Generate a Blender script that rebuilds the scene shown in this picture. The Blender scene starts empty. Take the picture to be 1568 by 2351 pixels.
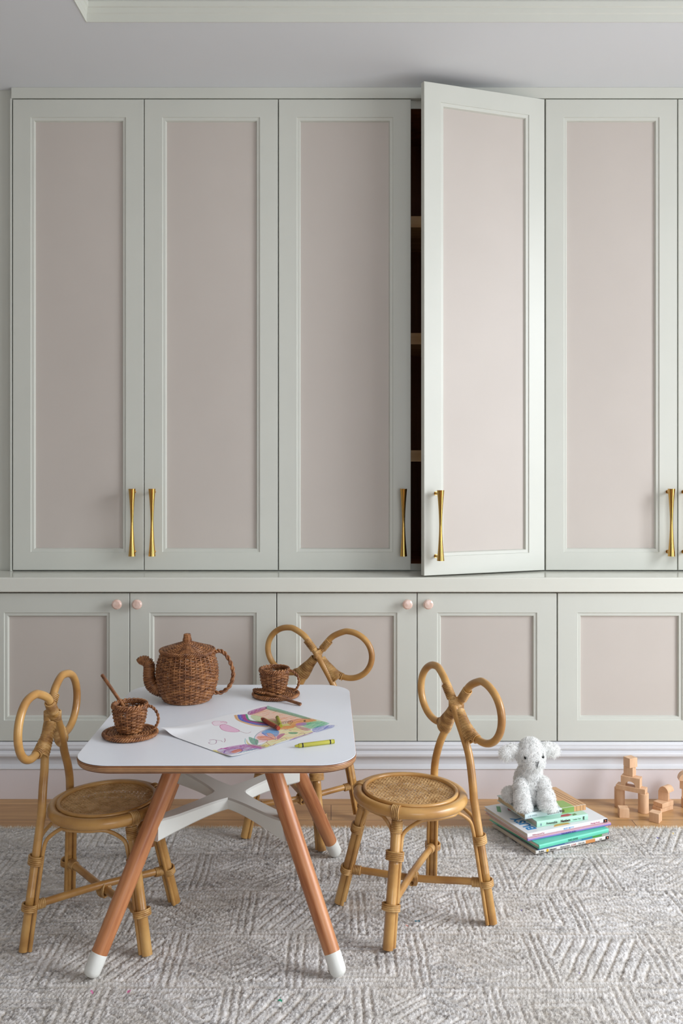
import bpy, math, random
import numpy as np
from mathutils import Vector, Matrix
PI = math.pi
rng = np.random.default_rng(7)
random.seed(7)
S = bpy.context.scene
C = S.collection

# ------------------------------------------------------------------ camera, world, light
FPX, CX, CY, CAMZ = 2100.0, 760.0, 1050.0, 1.14        # focal length and principal point for the 1568x2351 frame
cam_d = bpy.data.cameras.new('camera'); cam = bpy.data.objects.new('camera', cam_d); C.objects.link(cam)
cam_d.sensor_fit = 'HORIZONTAL'; cam_d.sensor_width = 36.0; cam_d.lens = 36.0 * FPX / 1568
cam_d.shift_x = (784 - CX) / 1568; cam_d.shift_y = -(1175.5 - CY) / 1568
cam_d.clip_start = 0.05
cam.location = (0, 0, CAMZ); cam.rotation_euler = (PI / 2, 0, 0)
S.camera = cam
w = bpy.data.worlds.new('world'); S.world = w; w.use_nodes = True
w.node_tree.nodes['Background'].inputs[0].default_value = (0.75, 0.85, 1.0, 1)
w.node_tree.nodes['Background'].inputs[1].default_value = 0.6
S.view_settings.view_transform = 'Standard'; S.view_settings.look = 'None'
S.view_settings.gamma = 1; S.view_settings.use_curve_mapping = False
S.view_settings.exposure = 0.0
ROOM_R, ROOM_L, ROOM_F = 2.75, -2.3, -2.4              # right wall, left wall, wall behind the camera


def area(name, loc, rot, sx, sy, power, col):
    d = bpy.data.lights.new(name, 'AREA'); d.shape = 'RECTANGLE'; d.size = sx; d.size_y = sy
    d.energy = power; d.color = col
    o = bpy.data.objects.new(name, d); C.objects.link(o); o.location = loc; o.rotation_euler = rot
    return o


WR = (0.2, 2.3, 0.06, 2.38)        # window in right wall: y0,y1,z0,z1
WB = (0.2, 2.0, 0.5, 2.15)          # window in wall behind camera: x0,x1,z0,z1
area('daylight_right', (ROOM_R + 0.16, (WR[0] + WR[1]) / 2, (WR[2] + WR[3]) / 2), (0, PI / 2, 0), WR[3] - WR[2], WR[1] - WR[0], 60, (0.93, 0.965, 1.0))
area('sky_right', (ROOM_R + 1.35, 1.15, 2.75), (0, PI / 2 - 0.62, 0), 2.4, 2.4, 270, (0.90, 0.95, 1.0))
area('daylight_behind', ((WB[0] + WB[1]) / 2, ROOM_F - 0.16, (WB[2] + WB[3]) / 2), (PI / 2, 0, 0), WB[1] - WB[0], WB[3] - WB[2], 40, (0.90, 0.95, 1.0))


# ------------------------------------------------------------------ helpers
def W(px, py, Y):
    return np.array([(px - CX) * Y / FPX, Y, CAMZ - (py - CY) * Y / FPX])


def G(px, py, z):
    Y = (CAMZ - z) * FPX / (py - CY)
    return np.array([(px - CX) * Y / FPX, Y, z])


class MB:
    def __init__(s):
        s.v = []; s.f = []; s.n = 0

    def add(s, v, f):
        v = np.asarray(v, float).reshape(-1, 3)
        s.v.append(v); s.f.extend([tuple(int(i) + s.n for i in q) for q in f]); s.n += len(v)
        return s

    def box(s, x0, x1, y0, y1, z0, z1, M=None):
        v = np.array([(x, y, z) for x in (x0, x1) for y in (y0, y1) for z in (z0, z1)], float)
        if M is not None: v = v @ np.array(M)[:3, :3].T + np.array(M)[:3, 3]
        return s.add(v, [(0, 1, 3, 2), (4, 6, 7, 5), (0, 4, 5, 1), (2, 3, 7, 6), (0, 2, 6, 4), (1, 5, 7, 3)])

    def grid(s, P, closed_u=False, closed_v=False, cap0=False, cap1=False):
        """P: (n, m, 3); n along, m around"""
        n, m = P.shape[:2]
        i = np.arange(n if closed_u else n - 1)[:, None]; j = np.arange(m if closed_v else m - 1)[None, :]
        a = i * m + j; b = ((i + 1) % n) * m + j; c = ((i + 1) % n) * m + (j + 1) % m; d = i * m + (j + 1) % m
        F = np.stack([a, d, c, b], -1).reshape(-1, 4).tolist()
        if cap0: F.append(list(range(m)))
        if cap1: F.append(list(range(n * m - 1, (n - 1) * m - 1, -1)))
        return s.add(P.reshape(-1, 3), F)

    def build(s, name, m, parent=None, smooth=True, angle=40, bevel=None):
        me = bpy.data.meshes.new(name)
        v = np.concatenate(s.v) if s.v else np.zeros((0, 3))
        me.from_pydata(v.tolist(), [], s.f); me.materials.append(m)
        if smooth:
            me.polygons.foreach_set('use_smooth', [True] * len(me.polygons))
            if angle < 180:
                try: me.set_sharp_from_angle(angle=math.radians(angle))
                except Exception: pass
        o = bpy.data.objects.new(name, me); C.objects.link(o)
        if bevel:
            b = o.modifiers.new('bevel', 'BEVEL'); b.width = bevel; b.segments = 2; b.limit_method = 'ANGLE'; b.angle_limit = math.radians(50)
        if parent is not None: o.parent = parent
        return o


def cr(pts, n=8, closed=False):
    """Catmull-Rom through points"""
    p = np.asarray(pts, float); N = len(p); out = []
    segs = N if closed else N - 1
    for i in range(segs):
        if closed: a, b, c, d = p[(i - 1) % N], p[i], p[(i + 1) % N], p[(i + 2) % N]
        else:
            b, c = p[i], p[i + 1]; a = p[i - 1] if i > 0 else 2 * b - c; d = p[i + 2] if i + 2 < N else 2 * c - b
        t = np.linspace(0, 1, n, endpoint=False)[:, None]
        out.append(0.5 * ((2 * b) + (-a + c) * t + (2 * a - 5 * b + 4 * c - d) * t ** 2 + (-a + 3 * b - 3 * c + d) * t ** 3))
    if not closed: out.append(p[-1][None])
    return np.concatenate(out)


def frames(P, closed=False):
    T = np.roll(P, -1, 0) - np.roll(P, 1, 0)
    if not closed: T[0] = P[1] - P[0]; T[-1] = P[-1] - P[-2]
    T /= np.linalg.norm(T, axis=1)[:, None] + 1e-12
    up = np.array([0, 0, 1.0]) if abs(T[0][2]) < 0.9 else np.array([1.0, 0, 0])
    n = np.cross(T[0], up); n /= np.linalg.norm(n); Ns = [n]
    for i in range(1, len(P)):
        n = Ns[-1] - T[i] * np.dot(Ns[-1], T[i]); n /= np.linalg.norm(n) + 1e-12; Ns.append(n)
    Ns = np.array(Ns); return T, Ns, np.cross(T, Ns)


def tube(m, P, r, seg=12, closed=False, caps=True):
    P = np.asarray(P, float); T, N, B = frames(P, closed)
    r = np.broadcast_to(np.asarray(r, float), (len(P),))
    a = np.linspace(0, 2 * PI, seg, endpoint=False)
    ring = P[:, None] + r[:, None, None] * (np.cos(a)[None, :, None] * N[:, None] + np.sin(a)[None, :, None] * B[:, None])
    return m.grid(ring, closed_u=closed, closed_v=True, cap0=caps and not closed, cap1=caps and not closed)


def flat_tube(m, P, closed, rr, rz, seg=5):
    """closed ring tube in any path, section in local normal / z"""
    return tube(m, P, rr, seg, closed)


def lathe(m, prof, seg=48, c=(0, 0, 0)):
    a = np.linspace(0, 2 * PI, seg, endpoint=False); pr = np.asarray(prof, float)
    P = np.stack([pr[:, 0][:, None] * np.cos(a), pr[:, 0][:, None] * np.sin(a), np.broadcast_to(pr[:, 1][:, None], (len(pr), seg))], -1) + np.array(c)
    return m.grid(P[::-1], closed_v=True, cap0=pr[-1, 0] > 1e-5, cap1=pr[0, 0] > 1e-5)


def ring(m, c, d, a1, hw, hv, r, n=28, seg=6):
    """elliptical binding ring round direction d"""
    d = np.asarray(d, float); d /= np.linalg.norm(d); a1 = np.asarray(a1, float)
    a1 = a1 - d * a1.dot(d); a1 /= np.linalg.norm(a1); a2 = np.cross(d, a1)
    t = np.linspace(0, 2 * PI, n, endpoint=False)[:, None]
    return tube(m, np.asarray(c) + hw * np.cos(t) * a1 + hv * np.sin(t) * a2, r, seg, closed=True)


def empty(name, loc=(0, 0, 0), rz=0.0, label=None, cat=None, group=None, parent=None):
    o = bpy.data.objects.new(name, None); C.objects.link(o); o.location = loc; o.rotation_euler = (0, 0, rz)
    o.empty_display_size = 0.05
    return tag(o, label, cat, group)


def tag(o, label=None, cat=None, group=None, kind=None):
    if label: o['label'] = label
    if cat: o['category'] = cat
    if group: o['group'] = group
    if kind: o['kind'] = kind
    return o


def dup(o, parent=None):
    c = o.copy(); C.objects.link(c)
    if parent is not None: c.parent = parent; c.matrix_parent_inverse = o.matrix_parent_inverse.copy()
    for ch in list(KIDS(o)): dup(ch, c)
    return c


def KIDS(o):
    return [k for k in C.objects if k.parent == o]


# ------------------------------------------------------------------ materials
def lin(c):
    return tuple(((x / 255) / 12.92 if x / 255 <= 0.04045 else ((x / 255 + 0.055) / 1.055) ** 2.4) for x in c) + (1,)


def mat(name, col, rough=0.5, metal=0.0, var=None, scale=(20, 20, 20), bump=0.0, bscale=200, detail=3, spec=0.5, attr=None, sss=0, coat=0, wave=None):
    m = bpy.data.materials.new(name); m.use_nodes = True; nt = m.node_tree; N = nt.nodes; L = nt.links
    b = N['Principled BSDF']
    b.inputs['Roughness'].default_value = rough; b.inputs['Metallic'].default_value = metal
    b.inputs['Specular IOR Level'].default_value = spec
    if coat: b.inputs['Coat Weight'].default_value = coat; b.inputs['Coat Roughness'].default_value = 0.15
    if sss:
        b.inputs['Subsurface Weight'].default_value = sss; b.inputs['Subsurface Radius'].default_value = (0.02, 0.012, 0.01); b.inputs['Subsurface Scale'].default_value = 0.5
    c0 = lin(col); b.inputs['Base Color'].default_value = c0
    tc = N.new('ShaderNodeTexCoord'); mp = N.new('ShaderNodeMapping'); mp.inputs['Scale'].default_value = scale
    L.new(tc.outputs['Object'], mp.inputs['Vector'])
    if var:
        nz = N.new('ShaderNodeTexNoise'); nz.inputs['Scale'].default_value = 1.0; nz.inputs['Detail'].default_value = detail
        L.new(mp.outputs['Vector'], nz.inputs['Vector'])
        rp = N.new('ShaderNodeValToRGB'); e = rp.color_ramp.elements
        e[0].position = 0.32; e[1].position = 0.68; e[0].color = lin(var[0]); e[1].color = lin(var[1])
        if len(var) > 2:
            x = e.new(0.5); x.color = lin(var[2])
        L.new(nz.outputs['Fac'], rp.inputs['Fac']); L.new(rp.outputs['Color'], b.inputs['Base Color'])
    if attr:
        at = N.new('ShaderNodeAttribute'); at.attribute_name = attr; L.new(at.outputs['Color'], b.inputs['Base Color'])
    if bump:
        nb = N.new('ShaderNodeTexNoise'); nb.inputs['Scale'].default_value = bscale; nb.inputs['Detail'].default_value = 4
        L.new(tc.outputs['Object'], nb.inputs['Vector'])
        bp = N.new('ShaderNodeBump'); bp.inputs['Strength'].default_value = bump; bp.inputs['Distance'].default_value = 0.002
        L.new(nb.outputs['Fac'], bp.inputs['Height']); L.new(bp.outputs['Normal'], b.inputs['Normal'])
    return m


M = {}
M['paint'] = mat('frame_paint', (208, 209, 200), 0.38, var=((206, 207, 198), (210, 211, 202)), scale=(3, 3, 3), bump=0.015, bscale=60)
M['pink'] = mat('blush_panel', (199, 190, 182), 0.5, var=((197, 188, 180), (201, 192, 184)), scale=(3, 3, 3), bump=0.02, bscale=120)
M['plinth'] = mat('plinth_paint', (226, 218, 219), 0.45, bump=.015, bscale=100)
M['trim'] = mat('trim_white', (218, 218, 221), 0.35, bump=0.01, bscale=50)
M['ceil'] = mat('ceiling_paint', (229, 232, 236), 0.8, bump=0.02, bscale=40)
M['wall'] = mat('wall_paint', (160, 156, 152), 0.8)
M['ctop'] = mat('counter_lacquer', (222, 222, 212), 0.14, bump=0.004, bscale=30)
M['brass'] = mat('brass', (204, 164, 92), 0.13, metal=1.0, bump=0.03, bscale=90)
M['inner'] = mat('interior_wood', (146, 88, 54), 0.5, var=((124, 70, 40), (160, 100, 64)), scale=(30, 30, 2), detail=5)
M['shelf'] = mat('shelf_maple', (205, 165, 120), 0.5, var=((190, 148, 100), (214, 176, 130)), scale=(2, 30, 30))
M['quartz'] = mat('rose_quartz', (228, 200, 186), 0.15, var=((222, 186, 170), (236, 212, 200)), scale=(60, 60, 60), sss=0.3, coat=0.5)
M['rattan'] = mat('rattan', (194, 146, 86), 0.34, var=((160, 112, 58), (207, 162, 98), (189, 142, 80)), scale=(9, 9, 14), detail=5, coat=0.25, bump=0.06, bscale=160)
M['rattan2'] = mat('rattan_binding', (190, 146, 88), 0.42, var=((150, 106, 58), (214, 174, 116), (184, 140, 82)), scale=(38, 38, 60), detail=3, coat=0.15)
M['cane'] = mat('seat_cane', (226, 184, 124), 0.45, var=((196, 150, 92), (238, 200, 144)), scale=(45, 45, 45))
M['wicker'] = mat('wicker', (138, 88, 50), 0.45, var=((98, 56, 28), (170, 116, 70), (138, 88, 50)), scale=(55, 55, 90), detail=4, coat=0.12)
M['white'] = mat('white_laminate', (236, 239, 246), 0.3)
M['whitep'] = mat('white_plastic', (226, 226, 220), 0.4)
M['beech'] = mat('beech_leg', (182, 118, 74), 0.42, var=((158, 92, 52), (200, 138, 92), (184, 120, 76)), scale=(85, 85, 7), detail=6, coat=0.1, bump=0.03, bscale=150)
M['block'] = mat('block_beech', (222, 180, 144), 0.5, var=((212, 168, 130), (230, 192, 156)), scale=(60, 60, 10), detail=4)
M['black'] = mat('black', (22, 20, 20), 0.35)
M['eye'] = mat('glossy_black', (10, 10, 12), 0.08)


def ply():
    m = mat('plywood_edge', (170, 110, 66), 0.4, coat=0.15); nt = m.node_tree; N = nt.nodes; L = nt.links; b = N['Principled BSDF']
    tc = N.new('ShaderNodeTexCoord'); sp = N.new('ShaderNodeSeparateXYZ'); L.new(tc.outputs['Object'], sp.inputs[0])
    mr = N.new('ShaderNodeMapRange'); mr.inputs[1].default_value = -0.0195; mr.inputs[2].default_value = 0.0; L.new(sp.outputs['Z'], mr.inputs[0])
    rp = N.new('ShaderNodeValToRGB'); rp.color_ramp.interpolation = 'CONSTANT'; e = rp.color_ramp.elements
    cols = [(140, 90, 54), (84, 52, 34), (190, 142, 98), (92, 58, 38), (198, 150, 104), (86, 54, 36), (192, 144, 100), (96, 60, 38), (158, 106, 68)]
    pos = [0, .16, .24, .36, .42, .54, .60, .72, .78]
    e[0].position = 0; e[0].color = lin(cols[0]); e[1].position = pos[1]; e[1].color = lin(cols[1])
    for p, c in list(zip(pos, cols))[2:]:
        x = e.new(p); x.color = lin(c)
    L.new(mr.outputs[0], rp.inputs[0])
    nz = N.new('ShaderNodeTexNoise'); nz.inputs['Scale'].default_value = 30; L.new(tc.outputs['Object'], nz.inputs['Vector'])
    mx = N.new('ShaderNodeMixRGB'); mx.blend_type = 'OVERLAY'; mx.inputs[0].default_value = 0.35; L.new(rp.outputs[0], mx.inputs[1]); L.new(nz.outputs['Fac'], mx.inputs[2])
    L.new(mx.outputs[0], b.inputs['Base Color']); return m


M['ply'] = ply()


def floor_mat():
    m = mat('oak_planks', (190, 146, 98), 0.36); nt = m.node_tree; N = nt.nodes; L = nt.links; b = N['Principled BSDF']
    tc = N.new('ShaderNodeTexCoord')
    br = N.new('ShaderNodeTexBrick'); br.offset = 0.37; br.inputs['Scale'].default_value = 1; br.inputs['Brick Width'].default_value = 1.5; br.inputs['Row Height'].default_value = 0.125
    br.inputs['Mortar Size'].default_value = 0.0012; br.inputs['Mortar'].default_value = lin((96, 66, 40)); br.inputs['Color1'].default_value = lin((192, 146, 96)); br.inputs['Color2'].default_value = lin((208, 166, 116))
    L.new(tc.outputs['Object'], br.inputs['Vector'])
    mp = N.new('ShaderNodeMapping'); mp.inputs['Scale'].default_value = (2.2, 38, 1); L.new(tc.outputs['Object'], mp.inputs['Vector'])
    nz = N.new('ShaderNodeTexNoise'); nz.inputs['Scale'].default_value = 1.4; nz.inputs['Detail'].default_value = 6; nz.inputs['Distortion'].default_value = 1.2; L.new(mp.outputs[0], nz.inputs['Vector'])
    rp = N.new('ShaderNodeValToRGB'); e = rp.color_ramp.elements; e[0].position = .3; e[1].position = .7; e[0].color = (.62, .58, .54, 1); e[1].color = (1.0, 1.0, 1.0, 1); L.new(nz.outputs['Fac'], rp.inputs[0])
    mx = N.new('ShaderNodeMixRGB'); mx.blend_type = 'MULTIPLY'; mx.inputs[0].default_value = 0.8; L.new(br.outputs['Color'], mx.inputs[1]); L.new(rp.outputs[0], mx.inputs[2])
    L.new(mx.outputs[0], b.inputs['Base Color']); return m


M['floor'] = floor_mat()

# ------------------------------------------------------------------ room shell
CZ = 2.4393                                          # ceiling height
DU = 3.21                                            # face of the upper doors
DL = 3.062                                           # face of the lower doors
BACK = 3.68
st = dict(kind='structure')
tag(MB().box(ROOM_L - .2, ROOM_R + .2, ROOM_F - .2, BACK + .2, -0.1, 0).build('floor', M['floor'], smooth=False), **st)
TX0, TX1, TY0, TY1 = -0.7303, 2.1, -1.9, 2.7285      # tray opening in the ceiling
c = MB()
c.box(ROOM_L - .2, TX0, ROOM_F - .2, BACK + .2, CZ, CZ + .05); c.box(TX1, ROOM_R + .2, ROOM_F - .2, BACK + .2, CZ, CZ + .05)
c.box(TX0, TX1, TY1, BACK + .2, CZ, CZ + .05); c.box(TX0, TX1, ROOM_F - .2, TY0, CZ, CZ + .05)
c.box(TX0 - .1, TX1 + .1, TY0 - .1, TY1 + .1, CZ + .18, CZ + .25)
tag(c.build('ceiling', M['ceil'], smooth=False), **st)
prof = [(-0.001, 0.0), (-0.001, -0.0015), (0.0015, -0.0015), (.0015, .022), (.0045, .025), (.0045, .0395), (.0085, .0425), (.009, .056), (.003, .066), (.003, .181)]
loops = []
for ins, dz in prof:
    loops.append([(TX0 + ins, TY0 + ins, CZ + dz), (TX0 + ins, TY1 - ins, CZ + dz), (TX1 - ins, TY1 - ins, CZ + dz), (TX1 - ins, TY0 + ins, CZ + dz)])
tag(MB().grid(np.array(loops), closed_v=True).build('trim_1', M['paint'], smooth=False), **st)
tag(MB().box(ROOM_L - .2, ROOM_R + .2, BACK, BACK + .2, 0, CZ).build('wall_back', M['wall'], smooth=False), **st)
tag(MB().box(ROOM_L - .2, ROOM_L, ROOM_F, BACK, 0, CZ).build('wall_left', M['wall'], smooth=False), **st)
y0, y1, z0, z1 = WR
c = MB(); R0, R1 = ROOM_R, ROOM_R + .2
c.box(R0, R1, ROOM_F, y0, 0, CZ); c.box(R0, R1, y1, BACK, 0, CZ); c.box(R0, R1, y0, y1, 0, z0); c.box(R0, R1, y0, y1, z1, CZ)
tag(c.build('wall_right', M['wall'], smooth=False), **st)
c = MB()
for a, b, e, g in ((y0 - .08, y0, z0 - .08, z1 + .08), (y1, y1 + .08, z0 - .08, z1 + .08), (y0, y1, z1, z1 + .08), (y0, y1, z0 - .08, z0), ((y0 + y1) / 2 - .02, (y0 + y1) / 2 + .02, z0, z1), (y0, y1, 1.26, 1.29)):
    c.box(R0 - .02, R0 + .04, a, b, e, g)
tag(c.build('window_1', M['trim'], smooth=False), **st)
x0, x1, z0, z1 = WB
c = MB(); F0, F1 = ROOM_F - .2, ROOM_F
c.box(ROOM_L - .2, x0, F0, F1, 0, CZ); c.box(x1, ROOM_R + .2, F0, F1, 0, CZ); c.box(x0, x1, F0, F1, 0, z0); c.box(x0, x1, F0, F1, z1, CZ)
tag(c.build('wall_front', M['wall'], smooth=False), **st)
c = MB()
for a, b, e, g in ((x0 - .08, x0, z0 - .08, z1 + .08), (x1, x1 + .08, z0 - .08, z1 + .08), (x0, x1, z1, z1 + .08), (x0, x1, z0 - .08, z0), ((x0 + x1) / 2 - .02, (x0 + x1) / 2 + .02, z0, z1)):
    c.box(a, b, F1 - .04, F1 + .02, e, g)
tag(c.build('window_2', M['trim'], smooth=False), **st)


def xprof(m, prof, xa, xb):
    """extrude (y,z) polyline along x"""
    P = np.array([[(xa, y, z) for y, z in prof], [(xb, y, z) for y, z in prof]])
    return m.grid(P[:, ::-1])


BY = 3.052
prof = [(3.2, 0.0), (BY, 0.0), (BY, .0965), (BY + .001, .098)]
tag(xprof(MB(), prof + [(BY + .02, .098)], ROOM_L, ROOM_R).build('baseboard_back', M['plinth'], smooth=False), **st)
mould = [(BY + .02, .1050), (BY - .001, .1050), (BY - .003, .109), (BY - .002, .114), (BY + .002, .1175), (BY + .004, .119), (BY + .0075, .123), (BY + .009, .1265), (BY + .0095, .1275),
         (BY + .0095, .150), (BY + .004, .1505), (BY - .003, .152), (BY - .0065, .1565), (BY - .0065, .163), (BY - .003, .168), (BY + .003, .1715), (BY + .004, .1745), (BY + .002, .1755), (BY - .001, .179), (BY - .001, .184), (BY + .002, .187), (BY + .002, .192), (BY + .006, .196), (BY + .008, .199), (BY + .05, .2)]
mould = [(a, float(np.interp(b, [.105, .1275, .150, .168, .1755, .2], [.098, .1135, .1375, .156, .162, .1885]))) for a, b in mould]
tag(xprof(MB(), mould, ROOM_L, ROOM_R).build('trim_2', M['trim'], angle=30), **st)
tag(MB().box(-1.1235, ROOM_R, DU + .001, DU + .05, 2.4005, CZ).build('trim_3', M['paint'], smooth=False, bevel=.0015), **st)       # fascia over the tall doors
tag(MB().box(ROOM_L, -1.1275, DU + .027, DU + .06, .7397, CZ).box(-1.1275, -1.1205, DU + .001, DU + .06, .7397, 2.4005).build('trim_4', M['paint'], smooth=False, bevel=.001), **st)      # scribe panel at left

# ------------------------------------------------------------------ cabinets
PX = DU / FPX


def ux(px): return (px - CX) * PX


def door(parent, x0, x1, z0, z1, yf, st_l, st_r, st_t, st_b, thick=.022, name='cabinet_door', hinge=None, ang=0):
    """framed door with stepped moulding; origin at hinge side, local"""
    ox = x0 if hinge != 'R' else x1
    a0, a1 = x0 - ox, x1 - ox
    def loop(k, y, base=True):
        return [(a0 + k[0], y, z0 + k[3]), (a1 - k[1], y, z0 + k[3]), (a1 - k[1], y, z1 - k[2]), (a0 + k[0], y, z1 - k[2])]
    e = lambda d: (d, d, d, d)
    s = lambda d: (st_l + d, st_r + d, st_t + d, st_b + d)
    L = [loop(e(0), thick), loop(e(0), .0012), loop(e(.0012), 0), loop(s(0), 0), loop(s(.0012), .0028), loop(s(.0024), .0034), loop(s(.0100), .0040), loop(s(.0112), .0046), loop(s(.0122), .0075), loop(s(.0142), .0135)]
    m = MB().grid(np.array(L), closed_v=True)
    o = m.build(name, M['paint'], parent, angle=15)
    o.location = (ox, yf, 0); o.rotation_euler = (0, 0, ang)
    q = s(.010)
    p = MB().box(a0 + q[0], a1 - q[1], .0130, .0200, z0 + q[3], z1 - q[2]).build('blush_panel', M['pink'], o, smooth=False)
    return o, ox


def pull(parent, x, z):
    """flared brass bar pull, local to the door (front is -y)"""
    h = .117
    t = np.linspace(-1, 1, 33)
    prof = [(0, -h)] + [(.0052 + .0072 * abs(a) ** 1.7, a * h) for a in t] + [(0, h)]
    m = MB(); lathe(m, prof, 32, (x, -.037, z))
    for s_ in (-1, 1):
        zz = z + s_ * (h - .012)
        tube(m, [(x, -.001, zz), (x, -.037, zz)], .0045, 12)
        tube(m, [(x, .0, zz), (x, -.002, zz)], .0065, 12)
    return m.build('pull_handle', M['brass'], parent, angle=50)


def knob(parent, x, z):
    m = MB()
    a = [(0, 0), (.006, 0), (.0055, .010), (.0125, .014), (.0162, .018), (.0172, .022), (.0165, .026), (.012, .029), (.0, .030)]
    lathe(m, a, 14)
    V = np.concatenate(m.v); V = np.stack([V[:, 0] + x, -V[:, 2], V[:, 1] + z], 1); m.v = [V]
    return m.build('stone_knob', M['quartz'], parent, angle=10)


UZ0, UZ1 = 0.7445, 2.3965
sw = .0625
S4 = (sw, sw, .0625, .0625)
UP = [('left pair of tall doors beside the scribe panel, both closed, two brass pulls', (29.5, 329.8), (331.6, 637.6), 'tall built-in cabinet, leftmost pair of blush panelled doors, both closed'),
      ('', (640.2, 943.2), (945.5, 1250.3), 'tall built-in cabinet in the middle with its right door standing ajar, dark shelves inside'),
      ('', (1253.3, 1554.8), (1557.2, 1860), 'tall built-in cabinet at the right, closed blush panelled doors, cut off by the photo edge')]
for i, (_, da, db, lab) in enumerate(UP):
    xa, xb = ux(da[0]) - .002, ux(db[1]) + .002
    u = empty('upper_cabinet', (0, 0, 0), 0, lab, 'cabinet', 'tall upper cabinets above the ledge')
    yb = DU + .026; ye = BACK - .01; t = .018
    c = MB()
    c.box(xa, xa + t, yb, ye, .7405, 2.4); c.box(xb - t, xb, yb, ye, .7405, 2.4)
    c.box(xa + t, xb - t, yb, ye, 2.383, 2.4); c.box(xa + t, xb - t, yb, ye, .7405, .765); c.box(xa + t, xb - t, ye - .01, ye, .765, 2.383)
    c.build('carcass', M['inner'], u, smooth=False)
    f = MB()
    f.box(xa, xb, yb - .004, yb, 2.372, 2.4); f.box(xa, xb, yb - .004, yb, .7405, .764); f.box(xa, xa + .012, yb - .004, yb, .764, 2.372); f.box(xb - .012, xb, yb - .004, yb, .764, 2.372)
    f.build('face_frame', M['paint'], u, smooth=False)
    if i == 1:
        for zt in (2.001, 1.5838, 1.165):
            MB().box(xa + t, xb - t, yb + .03, ye - .01, zt - .04, zt).build('shelf', M['shelf'], u, smooth=False)
    a, oxa = door(u, ux(da[0]), ux(da[1]), UZ0, UZ1, DU, *S4)
    d2 = 0
    if i == 1: b, oxb = door(u, ux(db[0]), ux(db[1]), UZ0, UZ1, DU, *S4, hinge='R', ang=math.radians(19.6))
    else: b, oxb = door(u, ux(db[0]), ux(db[1]), UZ0, UZ1, DU, *S4)
    zc = CAMZ - (1199.5 - CY) * (DU - .037) / FPX
    k = (DU - .037) / FPX
    if i == 0: pull(a, (303 - CX) * k - oxa, zc); pull(b, (349 - CX) * k - oxb, zc)
    if i == 1: pull(a, (926.5 - CX) * k - oxa, zc); pull(b, -(ux(db[1]) - ux(db[0])) + .043, zc)
    if i == 2: pull(a, (1541.5 - CX) * k - oxa, zc); pull(b, (1578 - CX) * k - oxb, zc)

tag(MB().box(ROOM_L, ROOM_R, 3.046, BACK, .6905, .7397).build('worktop', M['ctop'], smooth=False, bevel=.004), 'long painted ledge running the whole width between tall and low cabinets', 'worktop')
k = DL / FPX
def lx(px): return (px - CX) * k
LZ0, LZ1 = CAMZ - (1701.5 - CY) * k, CAMZ - (1362 - CY) * k
LO = [((-36, 296.8), (298.3, 634.0), 'low built-in cabinet at the left, blush doors with pink knobs, behind the teapot'),
      ((636.0, 956.8), (958.6, 1278.0), 'low built-in cabinet in the middle, two blush doors with paired pink knobs, above the dog'),
      ((1280.6, 1612), (1613.8, 1940), 'low built-in cabinet at the right above the wooden blocks, no knob in view')]
for i, (da, db, lab) in enumerate(LO):
    u = empty('lower_cabinet', (0, 0, 0), 0, lab, 'cabinet', 'low cabinets under the ledge')
    xa, xb = lx(da[0]) - .001, lx(db[1]) + .001; yb = DL + .024; ye = BACK - .01; t = .018
    c = MB(); c.box(xa, xa + t, yb, ye, .193, .69); c.box(xb - t, xb, yb, ye, .2, .69); c.box(xa + t, xb - t, yb, ye, .2, .22); c.box(xa + t, xb - t, yb, ye, .67, .69); c.box(xa + t, xb - t, yb, yb + .01, .22, .67)
    c.build('carcass', M['inner'], u, smooth=False)
    s_ = .0655
    a, oxa = door(u, lx(da[0]), lx(da[1]), LZ0, LZ1, DL, s_, s_, .065, .069)
    b, oxb = door(u, lx(db[0]), lx(db[1]), LZ0, LZ1, DL, s_, s_, .065, .069)
    kz = CAMZ - (1387.5 - CY) * (DL - .02) / FPX; kk = (DL - .02) / FPX
    if i == 0: knob(a, (268.5 - CX) * kk - oxa, kz); knob(b, (315 - CX) * kk - oxb, kz)
    if i == 1: knob(a, (935.5 - CX) * kk - oxa, kz); knob(b, (983 - CX) * kk - oxb, kz)

# ------------------------------------------------------------------ rug
def vnoise(x, y, s, seed):
    r = np.random.default_rng(seed); g = r.random((256, 256))
    u, v = x / s + 37.3, y / s + 11.7; i, j = np.floor(u).astype(int), np.floor(v).astype(int); fu, fv = u - i, v - j
    fu = fu * fu * (3 - 2 * fu); fv = fv * fv * (3 - 2 * fv); a = lambda p, q: g[p % 256, q % 256]
    return (a(i, j) * (1 - fu) + a(i + 1, j) * fu) * (1 - fv) + (a(i, j + 1) * (1 - fu) + a(i + 1, j + 1) * fu) * fv


RY1 = 2.80; RZ = 0.012


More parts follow.
